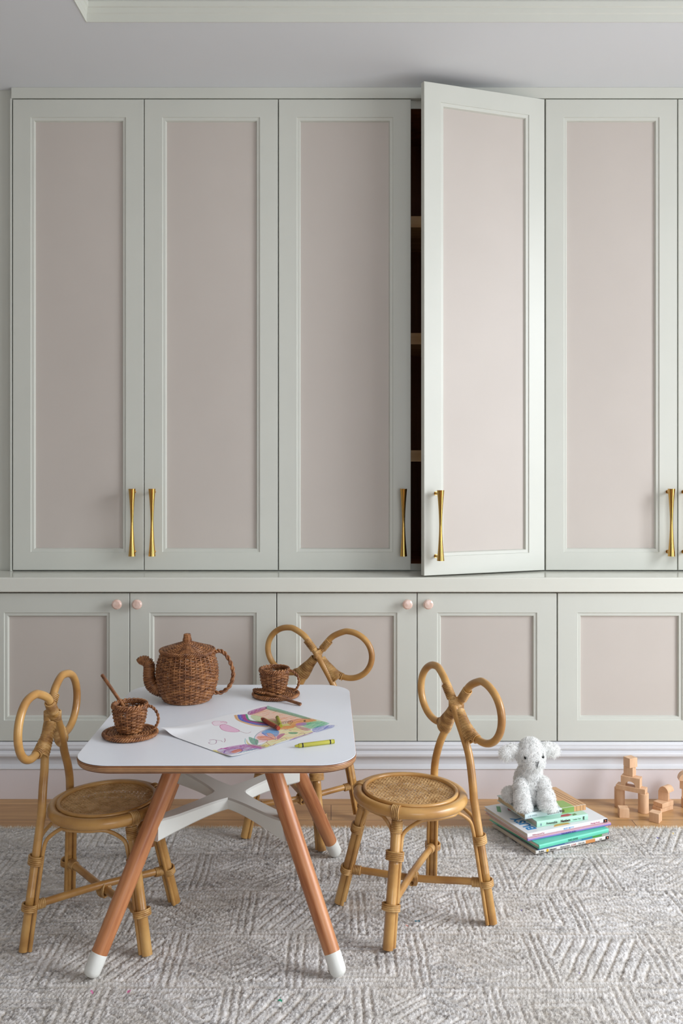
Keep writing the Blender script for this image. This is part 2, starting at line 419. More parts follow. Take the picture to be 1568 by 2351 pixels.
def rug_pattern(x, y):
    """0 in the low woven ground, 1 on the tall loops"""
    wx = x + .004 * (vnoise(x, y, .05, 3) - .5); wy = y + .004 * (vnoise(x, y, .05, 4) - .5)
    pw, ph = .275, .218
    row = np.floor((wy - 1.955) / ph).astype(int); yy = wy - 1.955 - (row + .5) * ph
    wx = wx + .003 * (vnoise(x, y, .02, 6) - .5)
    xs = wx + .08 + np.where(row % 2 == 0, 0.0, .13)
    col = np.floor(xs / pw).astype(int); xx = xs - (col + .5) * pw
    ax, ay = np.abs(xx), np.abs(yy)
    kind = (row * 2 + col * 3) % 4
    f = lambda t: (np.mod(t, 1.0) > .24).astype(float)
    hx, hy = pw / 2 - .034, ph / 2 - .022
    d = np.maximum(ax / hx, ay / hy)
    nested = np.where(d > .42, f(d * 5.0), f((xx + yy) / .022))
    nested = np.where(np.abs(d - .42) < .03, 0, nested)
    diam = ax / hx + ay / hy
    diamond = np.where(diam < 1.25, f(diam * 3.6), f((np.abs(xx) - yy) / .030))
    zig = f((wy * 1.0 + .5 * np.abs(np.mod(wx, .07) - .035)) / .027)
    stripes = f((xx - yy * .55) / .029)
    pat = np.choose(kind, [nested, diamond, stripes, np.where(diam < .9, f((xx + yy) / .028), zig)])
    pat = np.where((ax > hx), f((pw / 2 - ax) / .0175 + .1), pat)
    pat = np.where((ay > hy) & (ax < hx + .0), f((ph / 2 - ay) / .0175), pat)
    return pat


def rug():
    sx, sy = .0030, .0030
    xs = np.arange(-1.12, 1.23, sx); ys = np.arange(1.44, RY1, sy)
    X, Y = np.meshgrid(xs, ys, indexing='ij')
    pat = .25 * (rug_pattern(X, Y) + rug_pattern(X + .002, Y) + rug_pattern(X, Y + .002) + rug_pattern(X - .002, Y - .002))
    wear = vnoise(X, Y, .12, 9) * .6 + vnoise(X, Y, .035, 10) * .4
    pat = np.clip(pat * (.35 + 1.0 * wear), 0, 1)
    rw = np.floor(Y / .0078)
    ph = vnoise(rw * 1.0, rw * 0.0, 1.0, 21) * 6
    kn = np.abs(np.sin(PI * X / .0082 + ph + 1.2 * vnoise(X, Y, .02, 5))) * np.abs(np.sin(PI * Y / .0078))
    jit = vnoise(X, Y, .0045, 12)
    kh = kn ** .6 * (.6 + .8 * jit)
    H = .0023 * pat + (.0030 + .0018 * pat) * kh + .0014 * vnoise(X, Y, .012, 14)
    edge = np.clip((RY1 - Y) / .012, 0, 1) ** .5
    Z = RZ - .0084 + H
    Z = .002 + (Z - .002) * edge
    n, m_ = X.shape
    idx = np.arange(n * m_).reshape(n, m_)
    F = np.stack([idx[:-1, :-1], idx[1:, :-1], idx[1:, 1:], idx[:-1, 1:]], -1).reshape(-1, 4)
    me = bpy.data.meshes.new('rug')
    me.vertices.add(n * m_); me.vertices.foreach_set('co', np.stack([X, Y, Z], -1).ravel())
    me.loops.add(F.size); me.loops.foreach_set('vertex_index', F.ravel())
    me.polygons.add(len(F)); me.polygons.foreach_set('loop_start', np.arange(0, F.size, 4)); me.polygons.foreach_set('loop_total', np.full(len(F), 4))
    me.update(); me.validate()
    me.polygons.foreach_set('use_smooth', np.ones(len(F), bool))
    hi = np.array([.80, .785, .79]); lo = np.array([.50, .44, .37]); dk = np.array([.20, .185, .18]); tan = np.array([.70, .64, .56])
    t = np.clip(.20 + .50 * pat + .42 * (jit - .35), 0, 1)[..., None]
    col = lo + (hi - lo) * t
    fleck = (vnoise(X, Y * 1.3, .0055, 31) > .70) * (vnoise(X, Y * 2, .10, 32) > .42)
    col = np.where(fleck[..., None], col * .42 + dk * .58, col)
    yarn = vnoise(X * .25, Y, .010, 33)[..., None]
    col = col * (.80 + .32 * yarn) * (.9 + .2 * vnoise(X, Y, .005, 41))[..., None]
    warm = np.clip(vnoise(X, Y, .16, 35) * 1.6 - .6, 0, 1)[..., None] * .4
    col = col * (1 - warm) + tan * warm * (.6 + .4 * t)
    for (px, py, cc, r_) in ((958, 2111, (.05, .22, .32), .007), (934, 2122, (.6, .25, .2), .004), (296, 2272, (.75, .12, .35), .005), (211, 2272, (.75, .12, .4), .004), (643, 2293, (.03, .4, .22), .006),
                             (1198, 2086, (.15, .1, .4), .003), (1511, 1920, (.12, .1, .4), .004), (1330, 2230, (.2, .12, .4), .003), (1200, 1959, (.5, .3, .25), .005), (1545, 1911, (.8, .6, .2), .005), (86, 1984, (.25, .15, .4), .004)):
        g = G(px, py, RZ); dd = np.hypot(X - g[0], (Y - g[1])) + .004 * vnoise(X, Y, .004, 40)
        k_ = (dd < r_ + .001)[..., None]; col = np.where(k_, np.array(cc), col)
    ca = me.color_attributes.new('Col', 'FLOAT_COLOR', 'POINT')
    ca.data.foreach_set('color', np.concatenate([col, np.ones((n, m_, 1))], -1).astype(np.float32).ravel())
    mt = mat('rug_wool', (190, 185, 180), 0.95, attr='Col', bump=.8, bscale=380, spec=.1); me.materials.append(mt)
    o = bpy.data.objects.new('pile_field', me); C.objects.link(o)
    return o


rug_o = empty('rug', (0, 0, 0), 0, 'large grey and cream wool rug with a carved geometric pattern', 'rug')
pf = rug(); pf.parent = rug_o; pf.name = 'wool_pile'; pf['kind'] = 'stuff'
mw = mat('rug_border_wool', (206, 200, 194), .95, var=((190, 182, 176), (216, 210, 206)), scale=(60, 60, 60), bump=1, bscale=200, spec=.1)
c = MB(); c.box(-1.9, 2.2, .1, 1.441, .0005, .0085); c.box(-1.9, -1.119, 1.441, RY1, .0005, .0085); c.box(1.226, 2.2, 1.441, RY1, .0005, .0085)
c.build('rug_border', mw, rug_o, smooth=False)
# frayed tuft edge at the back
fr = MB(); N_ = 5200
bx = rng.uniform(-1.12, 1.23, N_); by = RY1 - rng.uniform(-.001, .014, N_); L_ = rng.uniform(.004, .012, N_)
dx = rng.normal(0, .35, N_); dy = rng.uniform(.15, .9, N_); dz = rng.uniform(.5, 1.0, N_)
nn = np.sqrt(dx ** 2 + dy ** 2 + dz ** 2); D = np.stack([dx, dy, dz], 1) / nn[:, None] * L_[:, None]
B0 = np.stack([bx, by, np.full(N_, .005)], 1); w_ = rng.uniform(.0006, .0013, N_)
V = np.stack([B0 + np.stack([-w_, 0 * w_, 0 * w_], 1), B0 + np.stack([w_, 0 * w_, 0 * w_], 1), B0 + np.stack([0 * w_, w_ * 1.5, 0 * w_], 1), B0 + D], 1).reshape(-1, 3)
F = (np.arange(N_)[:, None, None] * 4 + np.array([[0, 1, 3], [1, 2, 3], [2, 0, 3]])).reshape(-1, 3)
fr.add(V, F.tolist())
mf = mat('fringe_wool', (215, 205, 188), .9, var=((190, 176, 156), (232, 226, 214)), scale=(120, 120, 120), spec=.1)
fo = fr.build('fringe', mf, rug_o); fo['kind'] = 'stuff'

# ------------------------------------------------------------------ table
TZ = .4856; TXc, TYc = -.2535, 2.288; TW, TD = .307, .3445; TR = .083


def rrect(hw, hd, r, z, n=14):
    out = []
    for cx_, cy_, a0 in ((hw - r, hd - r, 0), (-hw + r, hd - r, PI / 2), (-hw + r, -hd + r, PI), (hw - r, -hd + r, 1.5 * PI)):
        for a in np.linspace(a0, a0 + PI / 2, n): out.append((cx_ + r * math.cos(a), cy_ + r * math.sin(a), z))
    return out


table = empty('play_table', (TXc, TYc, RZ), math.radians(.35), 'low white-topped play table with rounded plywood edge and four splayed wooden legs', 'table')
h0 = TZ - RZ
top = MB(); L = [rrect(TW - .0012, TD - .0012, TR, 0), rrect(TW, TD, TR, -.0008)]
L2 = [rrect(TW, TD, TR, -.0020), rrect(TW + .0008, TD + .0008, TR, -.0035), rrect(TW + .0008, TD + .0008, TR, -.007), rrect(TW - .0004, TD - .0004, TR, -.0135), rrect(TW - .0025, TD - .0025, TR, -.0175), rrect(TW - .006, TD - .006, TR, -.0195)]
o = MB().grid(np.array(L2), closed_v=True, cap1=True).build('plywood_edge', M['ply'], table, angle=60); o.location = (0, 0, h0)
o = MB().grid(np.array([rrect(TW - .004, TD - .004, TR, -.0021), rrect(TW - .0006, TD - .0006, TR, -.0021), rrect(TW - .0006, TD - .0006, TR, -.0008)]), closed_v=True).build('dark_edge_line', mat('dark_laminate_core', (60, 36, 30), .5), table, smooth=False); o.location = (0, 0, h0)
o = MB().grid(np.array([rrect(TW - .0002, TD - .0002, TR, -.0009), rrect(TW - .0002, TD - .0002, TR, -.0004), rrect(TW - .0009, TD - .0009, TR, 0)]), closed_v=True, cap1=True, cap0=True).build('laminate_top', M['white'], table, angle=30); o.location = (0, 0, h0)
FX, FY, SPL = .272, .306, .178
for sx in (-1, 1):
    for sy in (-1, 1):
        p0 = np.array([sx * FX, sy * FY, -.001]); p1 = np.array([sx * (FX - SPL), sy * (FY - SPL), h0 - .018])
        d = (p1 - p0); Lg = float(np.linalg.norm(d))
        m = MB(); tube(m, [(0, 0, .052), (0, 0, .2), (0, 0, .4), (0, 0, Lg)], [.0180, .0195, .0205, .0208], 28)
        lg = m.build('leg', M['beech'], table, angle=50)
        lg.location = tuple(p0); lg.rotation_mode = 'QUATERNION'; lg.rotation_quaternion = Vector(d).to_track_quat('Z', 'Y')
        m = MB(); tube(m, [(0, 0, a) for a in (.004, .006, .010, .016, .05, .0525)], [.008, .013, .0163, .0182, .0187, .0180], 28)
        m.build('foot_cap', M['whitep'], lg, angle=50)
# cross brace
br = MB()
def arm(sx, sy):
    n = 16; t = np.linspace(0, 1, n)
    e = np.array([sx * (FX - SPL * .64 - .002), sy * (FY - SPL * .64 - .002)])
    out = []
    for a in t:
        cxy = e * a
        wd = .021 + .020 * (1 - a) ** 6 - .0025 * a ** 4
        ztop = .304 + .004 * a + .028 * max(0, a - .72) ** 1.5
        zbot = .284 - .012 * a ** 2 - .022 * max(0, a - .55)
        zbot = .276 - .014 * a ** 2.2
        ztop = ztop - .0
        nrm = np.array([-e[1], e[0]]) / np.linalg.norm(e)
        r_ = .004
        sec = [(-wd, zbot + r_), (-wd + r_, zbot), (wd - r_, zbot), (wd, zbot + r_), (wd, ztop - r_), (wd - r_, ztop), (-wd + r_, ztop), (-wd, ztop - r_)]
        out.append([(cxy[0] + nrm[0] * s_, cxy[1] + nrm[1] * s_, z_ - RZ) for s_, z_ in sec])
    return np.array(out)
for sx in (-1, 1):
    for sy in (-1, 1): br.grid(arm(sx, sy), closed_v=True, cap0=True, cap1=True)
# filleted hub: smooth the inner corners
hub = []
for zz, sc in ((.276, .94), (.280, 1.0), (.300, 1.0), (.304, .94)):
    lp = []
    for a in np.linspace(0, 2 * PI, 96, endpoint=False):
        e0 = math.atan2(FY - SPL * .66, FX - SPL * .66)
        dd = min(abs(((a - b + PI) % (2 * PI)) - PI) for b in (e0, PI - e0, PI + e0, -e0))
        r_ = min(.021 / max(math.sin(dd), .001), .078) if dd > .0 else .078
        r_ = max(r_, .034) + .010 * math.exp(-((dd - .75) / .25) ** 2)
        lp.append((r_ * sc * math.cos(a), r_ * sc * math.sin(a), zz - RZ))
    hub.append(lp)
br.grid(np.array(hub), closed_v=True, cap0=True, cap1=True)
br.build('cross_brace', M['whitep'], table, angle=35)

# ------------------------------------------------------------------ rattan chairs
def make_chair():
    ch = empty('rattan_chair', (0, 0, 0))
    V3 = lambda u, v, z: np.array([v, u, z - RZ])     # local: +x front, +y left of the sitter
    uf, vf, ub, vb = .1241, .1357, .1352, -.1506
    SR, SZ, TI = .1279, .3040, .03
    sz = lambda v: SZ + TI * v
    m = MB(); t = np.linspace(0, 2 * PI, 96, endpoint=False)
    P = np.stack([SR * np.cos(t), SR * np.sin(t), SZ - RZ + TI * SR * np.cos(t)], 1)
    tube(m, P, .0135, 14, closed=True); m.build('seat_ring', M['rattan'], ch, angle=180)
    m = MB(); P = np.stack([.1135 * np.cos(t), .1135 * np.sin(t), SZ + .0125 - RZ + TI * .1135 * np.cos(t)], 1)
    tube(m, P, .0052, 10, closed=True); m.build('seat_bead', M['rattan'], ch, angle=180)
    # cane webbing
    m = MB(); R = .1115; zc = SZ + .0085 - RZ; per = .0105
    def strip(p, q, wd, z_, ph):
        L = np.linalg.norm(q - p); n = max(4, int(L / .0035)); s_ = np.linspace(0, 1, n)
        d = (q - p) / L; nr = np.array([-d[1], d[0]])
        xy = p + (q - p) * s_[:, None]
        zz = z_ + .0007 * np.sin(s_ * L / per * 2 * PI + ph) + TI * xy[:, 0] - .0035 * (1 - (xy ** 2).sum(1) / R ** 2)
        A = np.concatenate([xy + nr * wd / 2, zz[:, None]], 1); Bq = np.concatenate([xy - nr * wd / 2, zz[:, None]], 1)
        A2 = A - [0, 0, .0006]; B2 = Bq - [0, 0, .0006]
        m.grid(np.stack([A, Bq, B2, A2], 1), closed_v=True, cap0=True, cap1=True)
    for fam, ang in enumerate((0, PI / 2)):
        d = np.array([math.cos(ang), math.sin(ang)]); nr = np.array([-d[1], d[0]])
        for i in range(-11, 12):
            for k_ in (-.0013, .0013):
                o_ = i * per + k_
                if abs(o_) < R * .985:
                    hl = math.sqrt(R * R - o_ * o_); strip(nr * o_ - d * hl, nr * o_ + d * hl, .0017, zc + (.0004 if fam else -.0004), PI * fam + PI * i)
    for fam, ang in enumerate((PI / 4, -PI / 4)):
        d = np.array([math.cos(ang), math.sin(ang)]); nr = np.array([-d[1], d[0]])
        for i in range(-16, 17):
            o_ = (i + .5) * per * math.sqrt(2) / 2 * 1.0
            if abs(o_) < R * .985:
                hl = math.sqrt(R * R - o_ * o_); strip(nr * o_ - d * hl, nr * o_ + d * hl, .0018, zc + .0008 + .0004 * fam, PI * i)
    m.build('cane_seat', M['cane'], ch, angle=180)
    # legs
    legs = {}
    for s_ in (1, -1):
        a, b = V3(s_ * uf, vf, RZ), V3(s_ * .078, .082, .298)
        legs['f', s_] = (a, b)
        m = MB(); tube(m, [a, a + (b - a) * .3, a + (b - a) * .305, a + (b - a) * .31, a + (b - a) * .62, a + (b - a) * .625, a + (b - a) * .63, b], [.0122, .0118, .0124, .0118, .0114, .0121, .0113, .011], 18)
        lg = m.build('leg', M['rattan'], ch, angle=60)
        a, b = V3(s_ * ub, vb, RZ), V3(s_ * .0895, -.1275, .30)
        legs['b', s_] = (a, b)
        m = MB(); tube(m, [a, a + (b - a) * .4, a + (b - a) * .405, a + (b - a) * .41, b], [.0105, .0102, .0108, .0102, .0100], 18)
        lg = m.build('leg', M['rattan'], ch, angle=60)
    # braces: canes bent from leg to leg under the seat
    order = [('f', 1), ('f', -1), ('b', -1), ('b', 1)]
    ctr = V3(0, -.01, .28)
    for i in range(4):
        (a0, a1), (b0, b1) = legs[order[i]], legs[order[(i + 1) % 4]]
        dab = (b0 - a0); dab[2] = 0; dab /= np.linalg.norm(dab)
        off = .0155
        ra = lambda z_: a0 + (a1 - a0) * (z_ / a1[2]) + dab * off
        rb = lambda z_: b0 + (b1 - b0) * (z_ / b1[2]) - dab * off
        out = (a0 + b0) / 2 - ctr; out[2] = 0; out /= np.linalg.norm(out)
        def under(k_):
            p = (a1 * (1 - k_) + b1 * k_); q = p.copy(); q[2] = 0
            r_ = np.linalg.norm(q[:2]); q = q / r_ * min(max(r_, .085) + .03 * math.sin(PI * k_), .122); q[2] = SZ + TI * q[0] - RZ - .0205
            return q
        pts = [ra(0.0), ra(.05), ra(.12), ra(.19), ra(.215), ra(.242) + dab * .006, under(.26) - [0, 0, .004], under(.4), under(.5), under(.6), under(.74) - [0, 0, .004], rb(.242) - dab * .006, rb(.215), rb(.19), rb(.12), rb(.05), rb(0.0)]
        m = MB(); tube(m, cr(pts, 7), .0046, 9); m.build('bent_brace', M['rattan'], ch, angle=60)
    # stretchers
    for i, s_ in enumerate((1, -1)):
        fa, fb = legs['f', s_]; ba, bb = legs['b', -s_]
        h_ = .088 + .008 * (1 if i else -1) * 0
        p = fa + (fb - fa) * (h_ / fb[2]); q = ba + (bb - ba) * ((h_ + .006 * (1 if i else 1)) / bb[2])
        mid = (p + q) / 2 + np.array([0, 0, .0065 * (1 if i == 0 else -1)])
        m = MB(); tube(m, cr([p, p * .7 + mid * .3 + [0, 0, .001], mid, q * .7 + mid * .3 + [0, 0, .001], q], 6), .0088, 14); m.build('stretcher', M['rattan'], ch, angle=60)
        m = MB()
        for (e_, o_, lg) in ((p, mid, (fa, fb)), (q, mid, (ba, bb))):
            d = (o_ - e_) / np.linalg.norm(o_ - e_)
            m = MB()
            for k_ in range(6): ring(m, e_ + d * (.014 + .0040 * k_), d, (0, 0, 1), .0098, .0098, .0022, 22, 5)
            m.build('binding', M['rattan2'], ch, angle=180); m = MB()
            dl = (lg[1] - lg[0]) / np.linalg.norm(lg[1] - lg[0])
            a1_ = np.cross(dl, d)
            for k_ in range(4): ring(m, e_ + dl * (.004 * (k_ - 1.5)), dl, a1_, .0205 if lg[0] is fa else .019, .0150, .0023, 30, 5)
            m.build('binding', M['rattan2'], ch, angle=180)
    m = MB()
    c0 = V3(0, -.0075, .096)
    for sgn in (1, -1):
        for k_ in range(4):
            d = V3(1 * sgn, .8, RZ) ; d = d / np.linalg.norm(d)
            ring(m, c0 + np.cross(d, [0, 0, 1]) * .004 * (k_ - 1.5) * .6, np.array([sgn * .15, 1.0 if sgn > 0 else -1.0, 0]) if False else np.array([1.0 if sgn > 0 else 0, 0 if sgn > 0 else 1.0, 0]) , (0, 0, 1), .0175, .0135 + .0005 * k_, .0021, 26, 5)
    m.build('binding', M['rattan2'], ch, angle=180)
    # leg bindings
    for (fb_, s_), (a, b) in legs.items():
        dl = (b - a) / np.linalg.norm(b - a); rad = np.array([a[0], a[1], 0]); tng = np.cross(dl, rad)
        m = MB()
        for zz, n_ in ((.198, 5), (.062 if fb_ == 'f' and False else None, 0)):
            if zz is None: continue
            p = a + (b - a) * (zz / b[2])
            m = MB()
            for k_ in range(n_): ring(m, p + dl * .0042 * (k_ - n_ / 2), dl, tng, .0205, .0145, .0024, 30, 5)
            m.build('binding', M['rattan2'], ch, angle=180)
        if fb_ == 'f':
            m = MB(); p = a + (b - a) * (.262 / b[2])
            for k_ in range(7): ring(m, p - dl * .004 * (k_ - 2), dl, tng, .0122, .0122, .0022, 24, 5)
            m.build('binding', M['rattan2'], ch, angle=180); m = MB()
            sr = np.array([b[0], b[1], 0]); sr /= np.linalg.norm(sr)
            cc = sr * SR; cc[2] = sz(cc[0]) - RZ
            tg = np.array([-sr[1], sr[0], 0])
            for k_ in range(5): ring(m, cc + tg * .004 * (k_ - 2) - sr * .000 - [0, 0, .0], tg, (0, 0, 1), .0150, .0150, .0021, 24, 5)
            m.build('binding', M['rattan2'], ch, angle=180)
    # bow shaped back: two hoops crossing
    a, b = .0777, .0731; uc, vc_, zc_ = .102, -.1435, .5154
    for s_ in (1, -1):
        fwd = .0085 * s_
        pts = [V3(s_ * .0895, -.1275, .299), V3(s_ * .0850, -.1270, .335), V3(s_ * .076, -.1285, .370), V3(s_ * .062, -.131, .405), V3(s_ * .043, -.1335 + fwd * .5, .443), V3(s_ * .020, -.1355 + fwd, .482), V3(s_ * .001, -.1365 + fwd, .510), V3(-s_ * .021, -.138 + fwd, .541), V3(-s_ * .046, -.1395 + fwd, .5685)]
        for ph in np.radians(np.arange(76, 318, 16)):
            k_ = min(1, (ph - 1.0) / 1.0)
            pts.append(V3(-s_ * (uc - a * math.cos(ph)), vc_ + fwd * (1 - k_), zc_ + b * math.sin(ph)))
        pts += [V3(-s_ * .048, -.141, .466), V3(-s_ * .032, -.1385, .481)]
        m = MB(); pp = cr(pts, 7); tube(m, pp, np.linspace(.0100, .0092, len(pp)), 18); m.build('back_hoop', M['rattan'], ch, angle=60)
    m = MB()
    for s_ in (1, -1):
        # sleeve below the crossing, widening where the hoop end meets the post
        for k_ in range(24):
            q = k_ / 23
            ce = V3(s_ * (.012 + .050 * q), -.1365 - .0005 * q, .497 - .062 * q)
            d = V3(s_ * -.62, 0, RZ + .78)
            hw = .0125 + .0075 * math.sin(min(1, q * 1.15) * PI / 2) ** 2 + .004 * max(0, q - .3)
            if q > .86: hw *= 1 - (q - .86) * 1.2
            ring(m, ce, d, V3(.78, 0, RZ + .62 * s_), hw, .0125 + .001 * (k_ % 2), .0019, 26, 5)
        # on the hoop end
        for k_ in range(6):
            ph = math.radians(306 - k_ * 4.2)
            ce = V3(s_ * (uc - a * math.cos(ph)), vc_ + .002, zc_ + b * math.sin(ph)); d = V3(s_ * a * math.sin(ph), 0, RZ + b * math.cos(ph))
            ring(m, ce, d, (1, 0, 0), .0108, .0108, .0018, 24, 5)
        # above the crossing
        for k_ in range(9):
            q = k_ / 8; ph = math.radians(22 + 30 * q)
            ce = V3(s_ * (.012 + .023 * q), -.138 - s_ * .0085, .5275 + .0265 * q); d = V3(s_ * .65, 0, RZ + .76)
            ring(m, ce, d, (1, 0, 0), .0110, .0110, .0018, 24, 5)
        for k_ in range(6):
            ce = V3(s_ * .0, -.1365, .513) + V3(.0, 0, RZ + .0035 * (k_ - 2.5)); d = V3(s_ * .42, 0, RZ + .9)
            ring(m, ce, d, (1, 0, 0), .0205, .0120, .0018, 28, 5)
    m.build('back_binding', M['rattan2'], ch, angle=180)
    return ch


chair = make_chair()
CH = [((.1966, 2.2673), 3.6023, 'rattan bow-back chair right of the table, whole round cane seat in view'),
      ((-.5405, 2.2097), -.0915, 'rattan bow-back chair tucked under the left side of the table'),
      ((-.092, 2.7957), -1.9456, 'rattan bow-back chair behind the table, seat hidden, its bow seen above the far edge')]
for i, ((x, y), th, lab) in enumerate(CH):
    o = chair if i == 0 else dup(chair)
    o.location = (x, y, RZ); o.rotation_euler = (0, 0, th); tag(o, lab, 'chair', 'rattan bow chairs round the play table')

# ------------------------------------------------------------------ wicker
def woven(m, rf, z0, z1, rows, stakes, sr, amp, n_per=5, base=(0, 0)):
    t = np.linspace(0, 2 * PI, stakes * n_per, endpoint=False)
    for i in range(rows):
        z = z0 + (z1 - z0) * (i + .5) / rows
        R = rf(z) + amp * np.cos(t * stakes / 2 + i * PI) + rng.normal(0, .0002)
        zz = z + .0006 * np.sin(t * 3 + i) * sr / .002
        P = np.stack([R * np.cos(t) + base[0], R * np.sin(t) + base[1], zz], 1)
        tube(m, P, sr * rng.uniform(.9, 1.08), 6, closed=True)
    for k_ in range(stakes):
        a = 2 * PI * k_ / stakes
        zs = np.linspace(z0, z1, 12)
        tube(m, [(rf(z) * math.cos(a), rf(z) * math.sin(a), z) for z in zs], sr * .95, 5)


def rope_ring(m, R, z, strands, tw, off, sr, flat=1.0):
    t = np.linspace(0, 2 * PI, 160, endpoint=False)
    for k_ in range(strands):
        a = t * tw + 2 * PI * k_ / strands
        P = np.stack([(R + off * np.cos(a)) * np.cos(t), (R + off * np.cos(a)) * np.sin(t), z + flat * off * np.sin(a)], 1)
        tube(m, P, sr, 6, closed=True)


def rope(m, pts, n, turns, off, sr, strands=2):
    P = cr(pts, n); T, Nn, B = frames(P); s_ = np.linspace(0, 1, len(P))
    for k_ in range(strands):
        a = s_ * turns * 2 * PI + 2 * PI * k_ / strands
        tube(m, P + off * (np.cos(a)[:, None] * Nn + np.sin(a)[:, None] * B), sr, 7)


def coil(m, pts, rads, pitch, sr):
    """tube wrapped in cane: packed rings along a path"""
    P = cr(pts, 24); rr = np.interp(np.linspace(0, 1, len(P)), np.linspace(0, 1, len(rads)), rads)
    tube(m, P, rr - sr, 12)
    L = np.concatenate([[0], np.cumsum(np.linalg.norm(np.diff(P, axis=0), axis=1))]); T, Nn, B = frames(P)
    for s_ in np.arange(0, L[-1], pitch):
        f_ = lambda A: np.array([np.interp(s_, L, A[:, j]) for j in range(3)])
        tl = rng.normal(0, .06, 3)
        ring(m, f_(P), f_(T) + tl, f_(Nn), np.interp(s_, L, rr) - sr * .3, np.interp(s_, L, rr) - sr * .3, sr, 20, 5)


def flatweave(m, r0, r1, z0f, pitch, spokes, sr, amp=.0012):
    r = r0; i = 0
    while r < r1:
        t = np.linspace(0, 2 * PI, spokes * 5, endpoint=False)
        P = np.stack([r * np.cos(t), r * np.sin(t), z0f(r) + amp * np.cos(t * spokes / 2 + i * PI)], 1)
        tube(m, P, sr, 6, closed=True); r += pitch; i += 1
    for k_ in range(spokes):
        a = 2 * PI * k_ / spokes; rs = np.linspace(r0 * .6, r1, 8)
        tube(m, [(q * math.cos(a), q * math.sin(a), z0f(q)) for q in rs], sr * .9, 5)


# teapot
TP = (-.3884, 2.47)
pot = empty('teapot', (TP[0], TP[1], TZ), 0, 'brown wicker toy teapot with lid, curled spout and twisted handle', 'teapot')
rp_ = lambda z: np.interp(z, [0, .012, .03, .055, .078, .100, .118, .133], [.063, .0695, .0775, .0835, .0845, .0815, .0755, .0695]) - .0025
m = MB(); woven(m, rp_, .003, .132, 31, 34, .0021, .0019)
tube(m, [(0, 0, .001), (0, 0, .004)], .0620, 40)
rope_ring(m, .0700, .1315, 3, 22, .0025, .0019)
m.build('pot_body', M['wicker'], pot, angle=180)
m = MB(); lz = lambda r: .1335 + (.0725 - r) * .33 + .0015
flatweave(m, .010, .070, lz, .0036, 26, .0020, .0014); rope_ring(m, .0715, .1345, 3, 24, .0028, .0019)
lathe(m, [(.070, .133), (.071, .134), (.012, .152), (0, .153)], 40)
lid = m.build('lid', M['wicker'], pot, angle=180)
m = MB()
for i in range(6): rope_ring(m, .0088 + .0012 * math.sin(i), .156 + .0032 * i, 1, 6, .0006, .0022)
tube(m, [(0, 0, .150), (0, 0, .174)], .0088, 16); rope_ring(m, .0070, .1755, 2, 6, .0012, .0018); rope_ring(m, .0030, .1765, 1, 4, .0005, .0022)
m.build('lid_knob', M['wicker'], lid, angle=180)
def tpz(zx, zy, Y=TP[1], org=TP):
    p = W(220 + zx / 4.612, 1430 + zy / 4.612, Y); return (p[0] - org[0], p[1] - org[1], p[2] - TZ)
m = MB(); coil(m, [tpz(720, 728), tpz(672, 712), tpz(622, 688), tpz(582, 640), tpz(566, 580), tpz(564, 520), tpz(566, 468), tpz(556, 428), tpz(520, 402), tpz(480, 400), tpz(452, 418)], [.0165, .0165, .0170, .0170, .0160, .0152, .0150, .0150, .0138, .0115, .0085], .0030, .0017)
m.build('spout', M['wicker'], pot, angle=180)
m = MB(); rope(m, [tpz(1225, 330), tpz(1268, 305), tpz(1318, 297), tpz(1372, 332), tpz(1422, 415), tpz(1452, 505), tpz(1448, 600), tpz(1402, 685), tpz(1330, 736), tpz(1250, 738)], 9, 7, .0031, .0030, 2)
rope(m, [tpz(1240, 326), tpz(1318, 297), tpz(1422, 415), tpz(1450, 550), tpz(1402, 685), tpz(1330, 736)], 9, 5, .0022, .0018, 2)
m.build('handle', M['wicker'], pot, angle=180)


def make_cup():
    cup = empty('wicker_cup')
    rf = lambda z: np.interp(z, [0, .004, .015, .035, .052, .066], [.020, .0265, .0315, .0365, .0385, .0392])
    m = MB(); woven(m, rf, .002, .060, 15, 18, .0019, .0018, 7)
    tube(m, [(0, 0, .001), (0, 0, .003)], .021, 24); rope_ring(m, .0388, .0615, 3, 14, .0032, .0021); rope_ring(m, .0386, .0655, 2, 12, .0024, .0022)
    m.build('cup_body', M['wicker'], cup, angle=180)
    m = MB(); rope(m, [(.037, 0, .058), (.044, 0, .062), (.053, 0, .061), (.0635, 0, .052), (.0695, 0, .038), (.068, 0, .024), (.061, 0, .013), (.053, 0, .008)], 10, 6, .0019, .0020, 2)
    m.build('handle', M['wicker'], cup, angle=180)
    return cup


def make_saucer():
    s_ = empty('wicker_saucer')
    m = MB(); zf = lambda r: .0045 + .0022 * (r / .066) ** 2
    flatweave(m, .006, .056, zf, .0036, 24, .0019, .0013); tube(m, [(0, 0, .002), (0, 0, .0045)], .056, 40)
    m.build('woven_base', M['wicker'], s_, angle=180)
    m = MB(); rope_ring(m, .0605, .0062, 3, 22, .0035, .0024, .9); rope_ring(m, .0595, .0045, 2, 16, .0018, .0024); m.build('braided_rim', M['wicker'], s_, angle=180)
    return s_


def make_spoon(ang=False):
    s_ = empty('wicker_spoon')
    m = MB(); coil(m, [(0, 0, 0), (.045, 0, 0), (.095, 0, 0), (.128, 0, 0)], [.0034, .0033, .0034, .0036], .0027, .0013)
    m.build('wrapped_handle', M['wicker'], s_, angle=180)
    m = MB(); rope_ring(m, .012, 0, 2, 8, .0022, .0019, 1.0); flatweave(m, .002, .012, lambda r: -.002, .0034, 10, .0018, .0008)
    V = np.concatenate(m.v); V[:, 0] = V[:, 0] * 1.5 - .016; m.v = [V]
    m.build('bowl', M['wicker'], s_, angle=180)
    return s_


